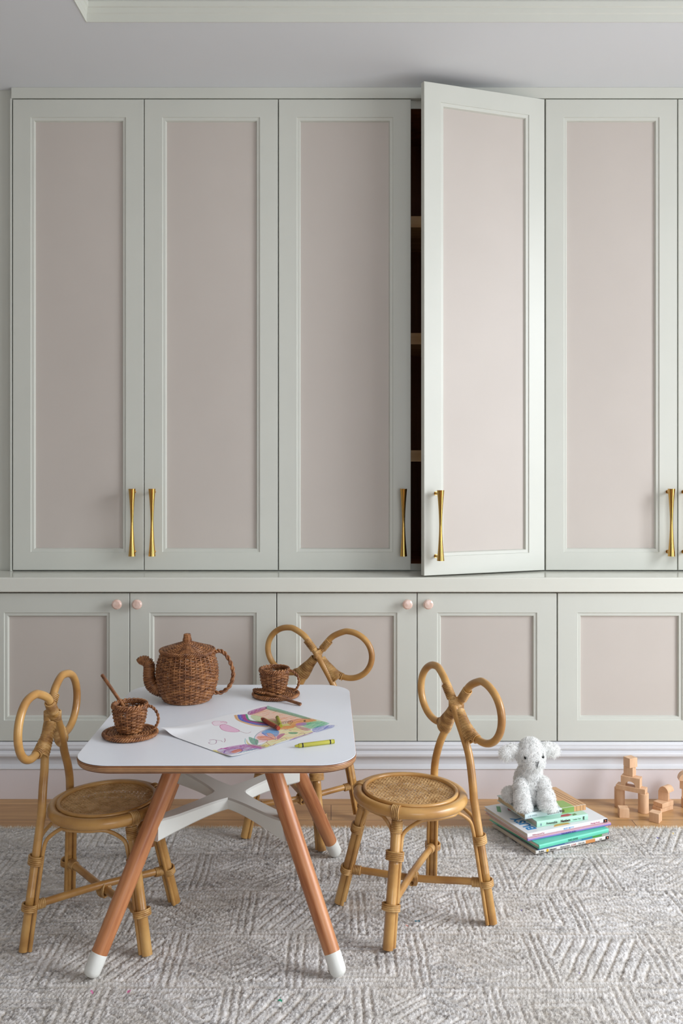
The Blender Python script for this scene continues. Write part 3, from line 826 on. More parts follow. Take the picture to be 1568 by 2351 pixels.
cup = make_cup(); sau = make_saucer(); spn = make_spoon()
SA, SB = (-.4726, 2.153), (-.1514, 2.509)
sau.location = (SA[0], SA[1], TZ); tag(sau, 'round wicker saucer under the cup at the left front of the table', 'saucer', 'wicker saucers')
o = dup(sau); o.location = (SB[0], SB[1], TZ); o.rotation_euler = (0, 0, 1.0); tag(o, 'round wicker saucer by the far right of the teapot, a spoon lying across it', 'saucer', 'wicker saucers')
cup.location = (SA[0] - .001, SA[1], TZ + .0085); cup.rotation_euler = (0, 0, math.radians(-8)); tag(cup, 'wicker teacup at the left front of the table with a spoon standing in it', 'cup', 'wicker teacups')
o = dup(cup); o.location = (SB[0] - .004, SB[1] + .003, TZ + .0085); o.rotation_euler = (0, 0, math.radians(-14)); tag(o, 'wicker teacup standing empty on the saucer right of the teapot', 'cup', 'wicker teacups')


def aim(o, p0, p1, roll=0):
    d = Vector(p1) - Vector(p0); o.location = p0; o.rotation_mode = 'QUATERNION'; o.rotation_quaternion = d.to_track_quat('X', 'Z') @ Matrix.Rotation(roll, 4, 'X').to_quaternion()


aim(spn, (-.476, 2.157, TZ + .048), tuple(W(238, 1555, 2.215))); tag(spn, 'cane-wrapped spoon standing up in the left front cup', 'spoon', 'wicker spoons')
o = dup(spn); p1 = G(694, 1618, TZ + .004); p0 = G(607, 1590, TZ + .0155); aim(o, tuple(p0), tuple(p1)); tag(o, 'cane-wrapped spoon lying across the saucer right of the teapot', 'spoon', 'wicker spoons')

# ------------------------------------------------------------------ child's drawing
def Zp(zx, zy):
    g = G(370 + zx / 3.4844, 1600 + zy / 3.4844, TZ); return g[:2]


K = [Zp(38, 268), Zp(865, 62), Zp(1385, 236), Zp(520, 508)]    # left, top, right, bottom corners


def drawing():
    org = K[0]; e1 = K[1] - K[0]; e2 = K[3] - K[0]; L1 = (np.linalg.norm(K[1] - K[0]) + np.linalg.norm(K[2] - K[3])) / 2; L2 = (np.linalg.norm(K[3] - K[0]) + np.linalg.norm(K[2] - K[1])) / 2
    e1 = (K[1] - K[0] + K[2] - K[3]); e1 /= np.linalg.norm(e1); e2 = np.array([e1[1], -e1[0]])
    ctr = sum(K) / 4; org = ctr - e1 * L1 / 2 - e2 * L2 / 2
    nx, ny = 560, 450
    img = np.ones((nx, ny, 3)) * np.array([.84, .84, .86])
    uu, vv = np.meshgrid((np.arange(nx) + .5) / nx * L1, (np.arange(ny) + .5) / ny * L2, indexing='ij')
    XY = org + uu[..., None] * e1 + vv[..., None] * e2
    r = np.random.default_rng(3); grain = r.random((nx, ny))
    def cv(p): return np.array([Zp(*q) for q in p])
    def seg(P, wd, col, op=.9):
        lo = P.min(0) - wd; hi = P.max(0) + wd
        # restrict rows by bounding box in uv
        a = (np.array([P[:, 0] - org[0], P[:, 1] - org[1]]).T); pu, pv = a @ e1, a @ e2
        i0, i1 = max(0, int((pu.min() - wd) / L1 * nx) - 1), min(nx, int((pu.max() + wd) / L1 * nx) + 2)
        j0, j1 = max(0, int((pv.min() - wd) / L2 * ny) - 1), min(ny, int((pv.max() + wd) / L2 * ny) + 2)
        if i1 <= i0 or j1 <= j0: return
        U, V_ = uu[i0:i1, j0:j1], vv[i0:i1, j0:j1]; dmin = np.full(U.shape, 9.0)
        for k_ in range(len(P) - 1):
            ax, ay, bx_, by_ = pu[k_], pv[k_], pu[k_ + 1], pv[k_ + 1]; dx_, dy_ = bx_ - ax, by_ - ay
            q = np.clip(((U - ax) * dx_ + (V_ - ay) * dy_) / (dx_ * dx_ + dy_ * dy_ + 1e-12), 0, 1)
            dmin = np.minimum(dmin, np.hypot(U - ax - q * dx_, V_ - ay - q * dy_))
        al = np.clip((wd / 2 - dmin) / (wd * .3) + .5, 0, 1) * min(1, op * 1.3) * np.where(grain[i0:i1, j0:j1] > .18, 1, .55)
        img[i0:i1, j0:j1] = img[i0:i1, j0:j1] * (1 - al[..., None]) + np.array(lin(col)[:3]) * al[..., None]
    def line(p, col, wd=.0011, op=.85, sm=True): seg(cr(cv(p), 5) if sm else cv(p), wd, col, op)
    def inside(poly, pts):
        x, y = pts[..., 0], pts[..., 1]; ins = np.zeros(x.shape, bool); n = len(poly)
        for i in range(n):
            x1_, y1_ = poly[i]; x2_, y2_ = poly[(i + 1) % n]
            cnd = ((y1_ > y) != (y2_ > y)) & (x < (x2_ - x1_) * (y - y1_) / (y2_ - y1_ + 1e-12) + x1_); ins ^= cnd
        return ins
    def fill(p, col, col2=None, op=.6, ang=0.3, wd=.0016, n=30, base=True):
        poly = cr(cv(p), 4, closed=True); ins = inside(poly, XY)
        if base:
            g = .55 + .45 * grain; st_ = .8 + .2 * np.sin((uu * math.sin(ang) + vv * math.cos(ang)) * 2400 + 5 * grain)
            al = (ins * op * g * st_)[..., None]; al = np.clip(al * 1.35, 0, 1); img[:] = img * (1 - al) + np.array(lin(col)[:3]) * .92 * al
        # hatch strokes clipped loosely to the shape
        if col2 is None: col2 = col
        lo, hi = poly.min(0), poly.max(0)
        for k_ in range(n):
            c_ = np.array([r.uniform(lo[0], hi[0]), r.uniform(lo[1], hi[1])]); l_ = r.uniform(.006, .02)
            an = ang + r.normal(0, .15); d_ = e1 * math.cos(an) + e2 * math.sin(an)
            q = np.array([c_ - d_ * l_, c_ + r.normal(0, .0008, 2), c_ + d_ * l_])
            if inside(poly, q).all(): seg(q, wd * r.uniform(.5, 1), col2 if r.random() < .6 else col, r.uniform(.35, .85))
    OR, GR, PU, MG, BL, YE, PK, TE, SK, LG = (222, 120, 56), (36, 146, 104), (120, 56, 160), (168, 30, 134), (44, 74, 182), (216, 196, 60), (228, 130, 178), (40, 158, 170), (30, 136, 204), (176, 194, 80)
    # dog-like field upper right
    fill([(838, 92), (1100, 150), (1240, 186), (1190, 225), (980, 245), (870, 215), (790, 160), (705, 140)], (232, 170, 120), (222, 120, 70), .75, .05, .002, 130)
    fill([(720, 150), (800, 160), (1000, 235), (900, 245), (740, 185)], LG, (222, 205, 90), .7, .2, .002, 40)
    fill([(850, 74), (880, 80), (1180, 168), (1160, 180), (1000, 140), (840, 98)], GR, (80, 180, 140), .8, 0, .002, 60)
    fill([(700, 118), (828, 80), (838, 98), (712, 146)], MG, (140, 60, 160), .75, -.8, .0014, 60)
    line([(700, 118), (712, 146), (838, 98), (828, 80)], (90, 40, 60), .0009)
    for k_, (cc) in enumerate(((216, 160, 100), (220, 180, 130), BL, (90, 100, 190), PU, MG, MG, GR)):
        o_ = k_ * 13
        line([(590 + o_, 150 - k_), (610 + o_, 185), (680 + o_, 215 - k_ * 2), (760 + o_ * .8, 235 - k_ * 4), (850 + o_ * .3, 240 - k_ * 5)], cc, .0048, .75)
        line([(594 + o_, 146 - k_), (616 + o_, 188), (690 + o_, 214 - k_ * 2), (770 + o_ * .8, 230 - k_ * 4)], cc, .0014, .8)
    fill([(960, 230), (1120, 190), (1250, 180), (1330, 205), (1240, 250), (1060, 270)], LG, YE, .6, .1, .0016, 60)
    fill([(1010, 200), (1110, 175), (1240, 186), (1180, 205), (1060, 235)], OR, (236, 170, 130), .7, .1, .002, 50)
    fill([(1120, 215), (1250, 195), (1345, 208), (1300, 235), (1190, 255)], (96, 190, 160), GR, .7, 0, .0018, 50)
    fill([(1205, 262), (1260, 238), (1385, 226), (1350, 262), (1240, 285)], BL, (50, 70, 180), .5, -.2, .0013, 90)
    fill([(1080, 215), (1150, 205), (1160, 225), (1090, 235)], (170, 110, 190), None, .7)
    for k_ in range(7): line([(950 + k_ * 14, 222 - k_ * 3), (962 + k_ * 14, 200 - k_ * 2), (970 + k_ * 13, 220 - k_ * 2)], (40, 50, 40), .0009)
    line([(1030, 225), (1060, 195), (1120, 178), (1190, 176)], (40, 40, 40), .0011); fill([(1140, 190), (1155, 188), (1155, 198), (1142, 200)], (20, 20, 20), None, 1)
    # lower right mass
    fill([(940, 260), (1080, 240), (1210, 275), (1160, 310), (1000, 350), (860, 400), (800, 395), (880, 330)], (228, 216, 130), (230, 160, 110), .75, .1, .0018, 120)
    fill([(960, 240), (1050, 232), (1060, 250), (960, 262)], OR, None, .8); fill([(1060, 235), (1120, 240), (1200, 260), (1150, 272)], MG, GR, .6, .1, .0016, 30)
    fill([(1020, 285), (1090, 285), (1080, 298), (1030, 298)], GR, (30, 130, 80), .85)
    fill([(750, 320), (790, 280), (880, 250), (945, 275), (940, 320), (900, 345), (780, 370)], (240, 190, 200), OR, .7, .4, .0016, 60)
    fill([(800, 290), (880, 255), (940, 275), (930, 315), (880, 320)], SK, (90, 190, 230), .8, .7, .002, 60)
    line([(810, 295), (850, 320), (915, 345)], BL, .002); line([(845, 295), (865, 320), (918, 342), (890, 300), (850, 292)], (150, 70, 60), .001); fill([(845, 295), (890, 300), (915, 340), (870, 322)], (236, 170, 140), None, .85)
    fill([(925, 325), (950, 300), (990, 295), (970, 320), (930, 345)], MG, PU, .8, -.5, .0016, 30); fill([(770, 320), (830, 315), (910, 345), (790, 348)], OR, (240, 180, 150), .7, .1)
    fill([(700, 325), (740, 335), (775, 350), (770, 385), (720, 375)], GR, (40, 150, 90), .85, .9, .0016, 50); fill([(680, 340), (705, 375), (770, 390), (860, 385), (840, 410), (740, 405), (690, 380)], YE, (214, 210, 100), .8, .1, .0016, 50)
    line([(672, 335), (672, 370), (700, 395), (760, 405)], TE, .0012); line([(745, 350), (750, 320), (790, 285), (870, 255)], TE, .0014); line([(860, 405), (960, 375), (1100, 330)], TE, .0012)
    line([(755, 355), (800, 345), (850, 352), (830, 372), (770, 388), (755, 355)], (110, 60, 110), .001); line([(840, 365), (880, 395), (915, 375)], (190, 90, 60), .0014); line([(785, 395), (800, 385), (830, 392), (815, 402)], (90, 90, 80), .0008)
    line([(950, 345), (980, 330), (1005, 345), (960, 358)], (90, 70, 90), .0009); line([(1100, 300), (1130, 290), (1150, 298), (1135, 310)], (70, 50, 60), .001); line([(980, 268), (1010, 262), (1040, 272)], MG, .0014); line([(990, 262), (1000, 268), (1010, 263)], (20, 20, 20), .001)
    line([(1030, 348), (1120, 318), (1230, 278)], PU, .0026, .7); line([(1040, 345), (1100, 318), (1210, 290)], (170, 100, 200), .002, .7)
    # bottom strip
    fill([(405, 440), (440, 430), (520, 470), (560, 488), (470, 470)], YE, (226, 206, 110), .85, .7, .002, 60)
    fill([(450, 430), (560, 400), (700, 380), (830, 400), (800, 420), (640, 440), (560, 470), (490, 462)], PU, MG, .45, 0, .0014, 220)
    for k_ in range(6): line([(450 + k_ * 6, 428 - k_ * 3), (560, 398 + k_ * 5), (680, 384 + k_ * 4), (800, 404 + k_ * 3)], MG if k_ % 2 else (190, 60, 170), .0016)
    line([(500, 455), (520, 430), (600, 412), (650, 425), (620, 455), (540, 468), (500, 455)], PU, .0022)
    fill([(560, 445), (590, 425), (630, 418), (650, 432), (610, 445), (580, 455)], OR, (232, 120, 50), .8, 0, .0016, 40)
    for k_ in range(7): line([(615 + k_ * 22, 455 - k_ * 5), (640 + k_ * 22, 442 - k_ * 5), (665 + k_ * 20, 444 - k_ * 5)], TE, .0013, .7)
    # pink bird and the reversed figure
    hd = [(405, 212), (425, 196), (470, 195), (515, 200), (525, 214), (500, 222), (460, 230), (425, 230)]
    bd = [(468, 240), (480, 225), (520, 224), (570, 244), (625, 272), (600, 284), (540, 280), (490, 265)]
    fill(hd, (245, 200, 222), PK, .5, .1, .0016, 16); fill(bd, (240, 160, 205), PK, .75, .2, .0018, 30)
    line(hd + hd[:1], (190, 70, 130), .0011); line(bd + bd[:1], (180, 60, 120), .0013); line([(625, 275), (650, 285), (690, 294), (718, 283)], (150, 50, 80), .0012)
    line([(475, 200), (485, 206), (495, 199)], (190, 70, 130), .0011); line([(500, 202), (510, 208), (518, 202), (508, 198)], (190, 70, 130), .0011)
    line([(395, 362), (380, 372), (400, 382), (435, 376), (440, 352), (415, 344), (385, 350), (425, 346), (450, 350), (478, 352), (490, 362)], (140, 40, 110), .0012); line([(508, 334), (512, 350), (505, 364)], (150, 30, 90), .0014)
    # mesh
    n1, n2 = nx, ny
    U, V_ = np.meshgrid(np.linspace(0, L1, n1 + 1), np.linspace(0, L2, n2 + 1), indexing='ij')
    P = org + U[..., None] * e1 + V_[..., None] * e2
    dl = np.hypot(U, V_); Zc = .0005 + .010 * np.clip(1 - dl / .085, 0, 1) ** 2
    Zc += .0035 * np.exp(-((V_ - .02 - U * .1) / .018) ** 2) * np.clip(1 - U / .16, 0, 1)
    db = np.hypot(U, V_ - L2); Zc += .0035 * np.clip(1 - db / .06, 0, 1) ** 2
    Zc += .0006 * (1 + np.sin(U * 30 + V_ * 14)) * np.clip(1 - U / .3, 0, 1)
    fold = np.clip(1 - dl / .05, 0, 1)
    co = np.concatenate([P, (TZ + Zc)[..., None]], -1)
    idx = np.arange((n1 + 1) * (n2 + 1)).reshape(n1 + 1, n2 + 1)
    F = np.stack([idx[:-1, :-1], idx[1:, :-1], idx[1:, 1:], idx[:-1, 1:]], -1).reshape(-1, 4)[:, ::-1]
    me = bpy.data.meshes.new('drawing_sheet'); me.vertices.add(co.size // 3); me.vertices.foreach_set('co', co.ravel())
    me.loops.add(F.size); me.loops.foreach_set('vertex_index', F.ravel()); me.polygons.add(len(F)); me.polygons.foreach_set('loop_start', np.arange(0, F.size, 4)); me.polygons.foreach_set('loop_total', np.full(len(F), 4))
    me.update(); me.polygons.foreach_set('use_smooth', np.ones(len(F), bool))
    ca = me.color_attributes.new('Col', 'FLOAT_COLOR', 'CORNER')
    cc = np.concatenate([img, np.ones((nx, ny, 1))], -1).reshape(-1, 4)
    ca.data.foreach_set('color', np.repeat(cc, 4, 0).astype(np.float32).ravel())
    me.materials.append(mat('crayon_paper', (235, 235, 238), .65, attr='Col', bump=.05, bscale=300, spec=.3))
    o = bpy.data.objects.new('drawing_sheet', me); C.objects.link(o)
    return tag(o, 'sheet of white paper with a child\'s bright crayon drawing, its left corner curling up', 'drawing')


drawing()


def crayon(p0, p1, r, cb, ct, cw, label, bands=True):
    """tip at p0"""
    L_ = float(np.linalg.norm(np.array(p1) - np.array(p0)))
    c_ = empty('crayon', (0, 0, 0), 0, label, 'crayon', 'wax crayons')
    mb = mat('crayon_wax', ct, .4); mw_ = mat('crayon_wrapper', cw, .5)
    def xl(m, prof):
        lathe(m, prof, 24); V = np.concatenate(m.v); m.v = [V[:, [2, 0, 1]]]
        return m
    xl(MB(), [(0, 0), (.0018, 0), (.0022, .0008), (r * .72, .0085), (r * .95, .0092), (r * .95, L_), (0, L_)]).build('wax_stick', mb, c_, angle=40)
    xl(MB(), [(r * .95, .0125), (r, .0128), (r, L_ - .004), (r * .95, L_ - .0038)]).build('paper_wrapper', mw_, c_, angle=40)
    if bands:
        for a in (.016, L_ - .012):
            xl(MB(), [(r, a), (r * 1.015, a + .0001), (r * 1.015, a + .0032), (r, a + .0033)]).build('printed_band', M['black'], c_, angle=40)
    aim(c_, tuple(p0), tuple(p1)); return c_


def gt(px, py, up): return G(px, py, TZ + up)
r_ = .0049
a, b = gt(677, 1713.0, r_), gt(767, 1702.0, r_)
crayon(a, b, r_, None, (170, 164, 46), (190, 184, 76), 'yellow-green crayon with two black bands, lying alone at the front right of the table')
a, b = gt(600, 1649.5, r_ + .002), gt(639.5, 1672.0, r_ + .002)
crayon(a, b, r_ * 1.05, None, (150, 52, 30), (150, 62, 36), 'red-brown crayon lying on the drawing')
a, b = gt(635.5, 1644.5, r_ + .002), gt(644.5, 1667.5, r_ + .002)
crayon(a, b, r_ * .95, None, (160, 158, 44), (164, 162, 52), 'olive yellow crayon on the drawing, just right of the red-brown crayon')

# ------------------------------------------------------------------ books
def text_mesh(s, size, name, m, parent, M4, bold=.0, ext=.0002, sx=1.0):
    cu = bpy.data.curves.new('t', 'FONT'); cu.body = s; cu.size = size; cu.extrude = ext; cu.offset = bold; cu.resolution_u = 3
    cu.align_x = 'LEFT'
    o = bpy.data.objects.new('t', cu); C.objects.link(o); bpy.context.view_layer.update()
    me = bpy.data.meshes.new_from_object(o.evaluated_get(bpy.context.evaluated_depsgraph_get()))
    bpy.data.objects.remove(o)
    me.transform(Matrix.Diagonal((sx, 1, 1, 1))); me.materials.clear(); me.materials.append(m); me.name = name
    k_ = bpy.data.objects.new(name, me); C.objects.link(k_); k_.parent = parent; k_.matrix_local = M4
    return k_


CM = {}
def cm(col, rough=.35, **k_):
    if col not in CM: CM[col] = mat('ink_%d_%d_%d' % col, col, rough, **k_)
    return CM[col]


PAGE = mat('book_pages', (222, 212, 192), .8, var=((205, 192, 168), (232, 224, 208)), scale=(2, 2, 900))
ZB = 4.3556


def zq(zx, zy): return (1080 + zx / ZB, 1680 + zy / ZB)


def book(pl, pr, z, th, depth, spine, cover, label, pages=None, squash=0):
    """pl / pr: near bottom corners of the spine (photo-derived, then placed in the room); depth goes away from the viewer"""
    a = G(*zq(*pl), z); b = G(*zq(*pr), z); d = b - a; Lh = float(np.hypot(d[0], d[1])); an = math.atan2(d[1], d[0]) + math.radians(3.5)
    bk = empty('picture_book', tuple(a), an, label, 'book', 'picture books stacked under the toy dog')
    c_ = .0016; ms = cm(spine); mc = cm(cover)
    m = MB(); m.box(0, Lh, .002, depth, 0, c_); m.box(0, Lh, .002, depth, th - c_, th); m.build('cover', mc, bk, smooth=False, bevel=.0004)
    pf = [(.004, 0), (.0012, .0004), (0, .002), (0, th - .002), (.0012, th - .0004), (.004, th), (.004, th - c_), (.0035, c_)]
    P = np.array([[(x_, y_, z_) for y_, z_ in pf] for x_ in (0, Lh)])
    MB().grid(P, closed_v=True, cap0=True, cap1=True).build('spine', ms, bk, angle=60)
    MB().box(.003, Lh - .003, .0035, depth - .004, c_, th - c_).build('page_block', PAGE if pages is None else pages, bk, smooth=False)
    return bk, Lh


def spine_text(bk, s, x, z, size, col, bold=.0, sx=1.0):
    return text_mesh(s, size, 'lettering', cm(col), bk, Matrix.Translation((x, -.0003, z)) @ Matrix.Rotation(PI / 2, 4, 'X'), bold, .0002, sx)


def patch_(bk, x0, x1, z0, z1, col, name='printed_patch'):
    return MB().box(x0, x1, -.0003, .0005, z0, z1).build(name, cm(col), bk, smooth=False)


def cover_poly(bk, pts, th, col, name='cover_art'):
    n = len(pts); v = [(x, y, th + .0003) for x, y in pts] + [(x, y, th - .0002) for x, y in pts]
    m = MB().add(v, [tuple(range(n))] + [(i, i + n, (i + 1) % n + n, (i + 1) % n) for i in range(n)])
    return m.build(name, cm(col), bk, smooth=False)


z = RZ + .0005
b1, L1_ = book((655, 1228), (1425, 1093), z, .0105, .222, (226, 222, 216), (206, 200, 192), 'white-spined picture book at the very bottom of the stack')
spine_text(b1, 'Rubin', .010, .003, .0078, (30, 28, 28), .0001); spine_text(b1, 'Salmieri', .047, .003, .0076, (30, 28, 28), .0001)
m = MB(); lathe(m, [(0, 0), (.0042, 0), (.0042, .0006), (0, .0006)], 16); V = np.concatenate(m.v); m.v = [np.stack([V[:, 0] + .040, -V[:, 2], V[:, 1] + .0052], 1)]; m.build('printed_sun', cm((226, 176, 50)), b1)
spine_text(b1, 'DRAGONS', .084, .003, .0072, (40, 34, 34), .0, 1.0); spine_text(b1, 'LOVE', .124, .003, .0072, (170, 40, 40), .0); spine_text(b1, 'TACOS', .148, .003, .0072, (70, 60, 50), .0)
patch_(b1, L1_ * .67, L1_ * .80, .0006, .0098, (206, 140, 84)); patch_(b1, L1_ * .945, L1_ * .995, .0008, .0097, (28, 24, 26))
patch_(b1, L1_ * .965, L1_ * .98, .003, .0075, (236, 150, 110), 'printed_logo'); spine_text(b1, 'Dial', L1_ * .86, .0035, .0055, (30, 30, 30))
z += .0105
b2, L_ = book((680, 1188), (1418, 1050), z, .0088, .20, (60, 110, 180), (90, 104, 120), 'thin blue-spined picture book, second from the bottom of the stack')
patch_(b2, L_ * .50, L_ * .76, .0008, .0082, (44, 140, 180)); patch_(b2, L_ * .76, L_ * .90, .0008, .0082, (70, 160, 70)); patch_(b2, L_ * .90, L_ * .99, .0008, .0082, (170, 168, 160)); patch_(b2, L_ * .63, L_ * .74, .0052, .0082, (214, 206, 90))
spine_text(b2, 'The Invisible String Backpack', L_ * .36, .0022, .0062, (214, 226, 238), 0, .86)
z += .0088
b3, L_ = book((690, 1178), (1420, 1030), z, .0125, .235, (104, 208, 178), (86, 200, 168), 'teal picture book in the middle of the stack, jutting out to the left')
spine_text(b3, 'TWO DOGS', L_ * .40, .0035, .0075, (26, 60, 54), .0001, .9)
z += .0125
b4, L_ = book((575, 1098), (1445, 960), z, .0085, .225, (146, 128, 200), (216, 170, 172), 'purple-spined picture book above the teal one')
patch_(b4, 0.002, L_ - .002, .0064, .0082, (234, 176, 176)); spine_text(b4, "TALLULAH'S TUTU", L_ * .39, .0012, .0066, (60, 50, 130), .0001, .95)
z += .0085
b5, L5 = book((572, 1062), (1410, 925), z, .0110, .226, (232, 230, 236), (226, 226, 228), 'wide white picture book with blue capital letters on its cover')
spine_text(b5, 'Witherspoon/Yan', .016, .0035, .0058, (190, 60, 80)); spine_text(b5, 'BUSY BETTY', L5 * .44, .0032, .0068, (60, 150, 210)); spine_text(b5, 'Flamingo Books', L5 * .78, .0035, .0056, (200, 70, 110), 0, .95)
patch_(b5, L5 * .945, L5 * .997, .0008, .0102, (26, 22, 24)); patch_(b5, L5 * .963, L5 * .98, .003, .0075, (240, 140, 100), 'printed_logo')
text_mesh('BUSY', .042, 'lettering', cm((40, 130, 190)), b5, Matrix.Translation((.047, .020, .0111)) @ Matrix.Rotation(PI / 2, 4, 'Z'), .0012, .0002, .95)
cover_poly(b5, [(.06, .16), (.075, .200), (.068, .205), (.05, .17)], .011, (190, 50, 50)); cover_poly(b5, [(.022, .165), (.045, .205), (.035, .212), (.014, .175)], .011, (80, 150, 90)); cover_poly(b5, [(.075, .13), (.09, .165), (.08, .175), (.065, .14)], .011, (220, 150, 60))
cover_poly(b5, [(.21, .06), (.25, .09), (.262, .15), (.25, .155), (.235, .10), (.205, .08)], .011, (70, 160, 200)); cover_poly(b5, [(.215, .10), (.235, .12), (.235, .15), (.215, .14)], .011, (226, 166, 70)); cover_poly(b5, [(.10, .012), (.16, .012), (.155, .025), (.11, .022)], .011, (206, 160, 80))
z += .0110
b6, L6 = book((665, 960), (1196, 896), z, .0175, .165, (176, 222, 200), (176, 222, 202), 'small mint green board book, second from the top of the stack')
spine_text(b6, 'Amuseable', .031, .005, .0100, (40, 48, 46), .0001, .85); spine_text(b6, 'Numbers', .080, .005, .0100, (60, 40, 30), .0004, .85); spine_text(b6, 'Louise Tate', .122, .006, .0056, (70, 90, 84))
spine_text(b6, 'E', L6 * .895, .004, .0115, (30, 30, 30), .0006); spine_text(b6, '8', .011, .004, .0100, (90, 110, 150))
cover_poly(b6, [(.085, .008), (.11, .006), (.128, .012), (.118, .022), (.095, .02)], .0175, (180, 60, 80)); cover_poly(b6, [(.125, .004), (.142, .008), (.14, .018), (.128, .014)], .0175, (90, 130, 80))
z += .0175
b7, L7 = book((547, 880), (1180, 797), z, .0165, .158, (206, 222, 222), (196, 212, 212), 'pale paperback topping the stack under the toy dog, tan and green at its right', pages=mat('aged_pages', (206, 184, 146), .8, var=((186, 160, 120), (214, 196, 160)), scale=(2, 2, 900)))
patch_(b7, L7 * .60, L7 * .80, .0004, .0161, (128, 164, 84)); patch_(b7, L7 * .80, L7 * .998, .0004, .0161, (206, 158, 110))
spine_text(b7, "Charlotte's Web", L7 * .355, .0045, .0118, (50, 24, 28), .0003, .75); spine_text(b7, 'E. B. WHITE', .010, .006, .0062, (150, 172, 178), 0, .95)
cover_poly(b7, [(L7 * .60, .002), (L7 * .998, .002), (L7 * .998, .156), (L7 * .58, .156)], .0165, (206, 160, 112))
cover_poly(b7, [(L7 * .60, .002), (L7 * .80, .002), (L7 * .78, .05), (L7 * .62, .055)], .0168, (140, 172, 92)); cover_poly(b7, [(L7 * .60, .10), (L7 * .72, .09), (L7 * .72, .14), (L7 * .62, .145)], .0168, (150, 160, 172))
for q in (.84, .90, .95): patch_(b7, L7 * q, L7 * q + .0012, .0004, .0163, (70, 46, 30), 'printed_line'); cover_poly(b7, [(L7 * q, .003), (L7 * q + .0012, .003), (L7 * (q - .06), .155), (L7 * (q - .06) - .0012, .155)], .0168, (90, 62, 42))
cover_poly(b7, [(L7 * .40, .07), (L7 * .56, .06), (L7 * .54, .10), (L7 * .42, .11)], .0168, (130, 60, 40))
m = MB(); tube(m, [(.040 + .017 * math.cos(q), .020 + .012 * math.sin(q), .0167) for q in np.linspace(0, 2 * PI, 40, endpoint=False)], .0005, 5, closed=True)
for q in range(7): tube(m, [(.012 + .006 * q, .10 + .01 * math.sin(q), .0167), (.016 + .006 * q, .12 + .012 * math.cos(q * 2), .0167), (.020 + .005 * q, .15, .0167)], .0006, 5)
for q in range(5): tube(m, [(.050 + .005 * q, .036, .0167), (.056 + .005 * q, .060 + .01 * math.sin(q * 2), .0167)], .0007, 5)
m.build('cover_lettering', M['black'], b7)
DOGZ = z + .0165

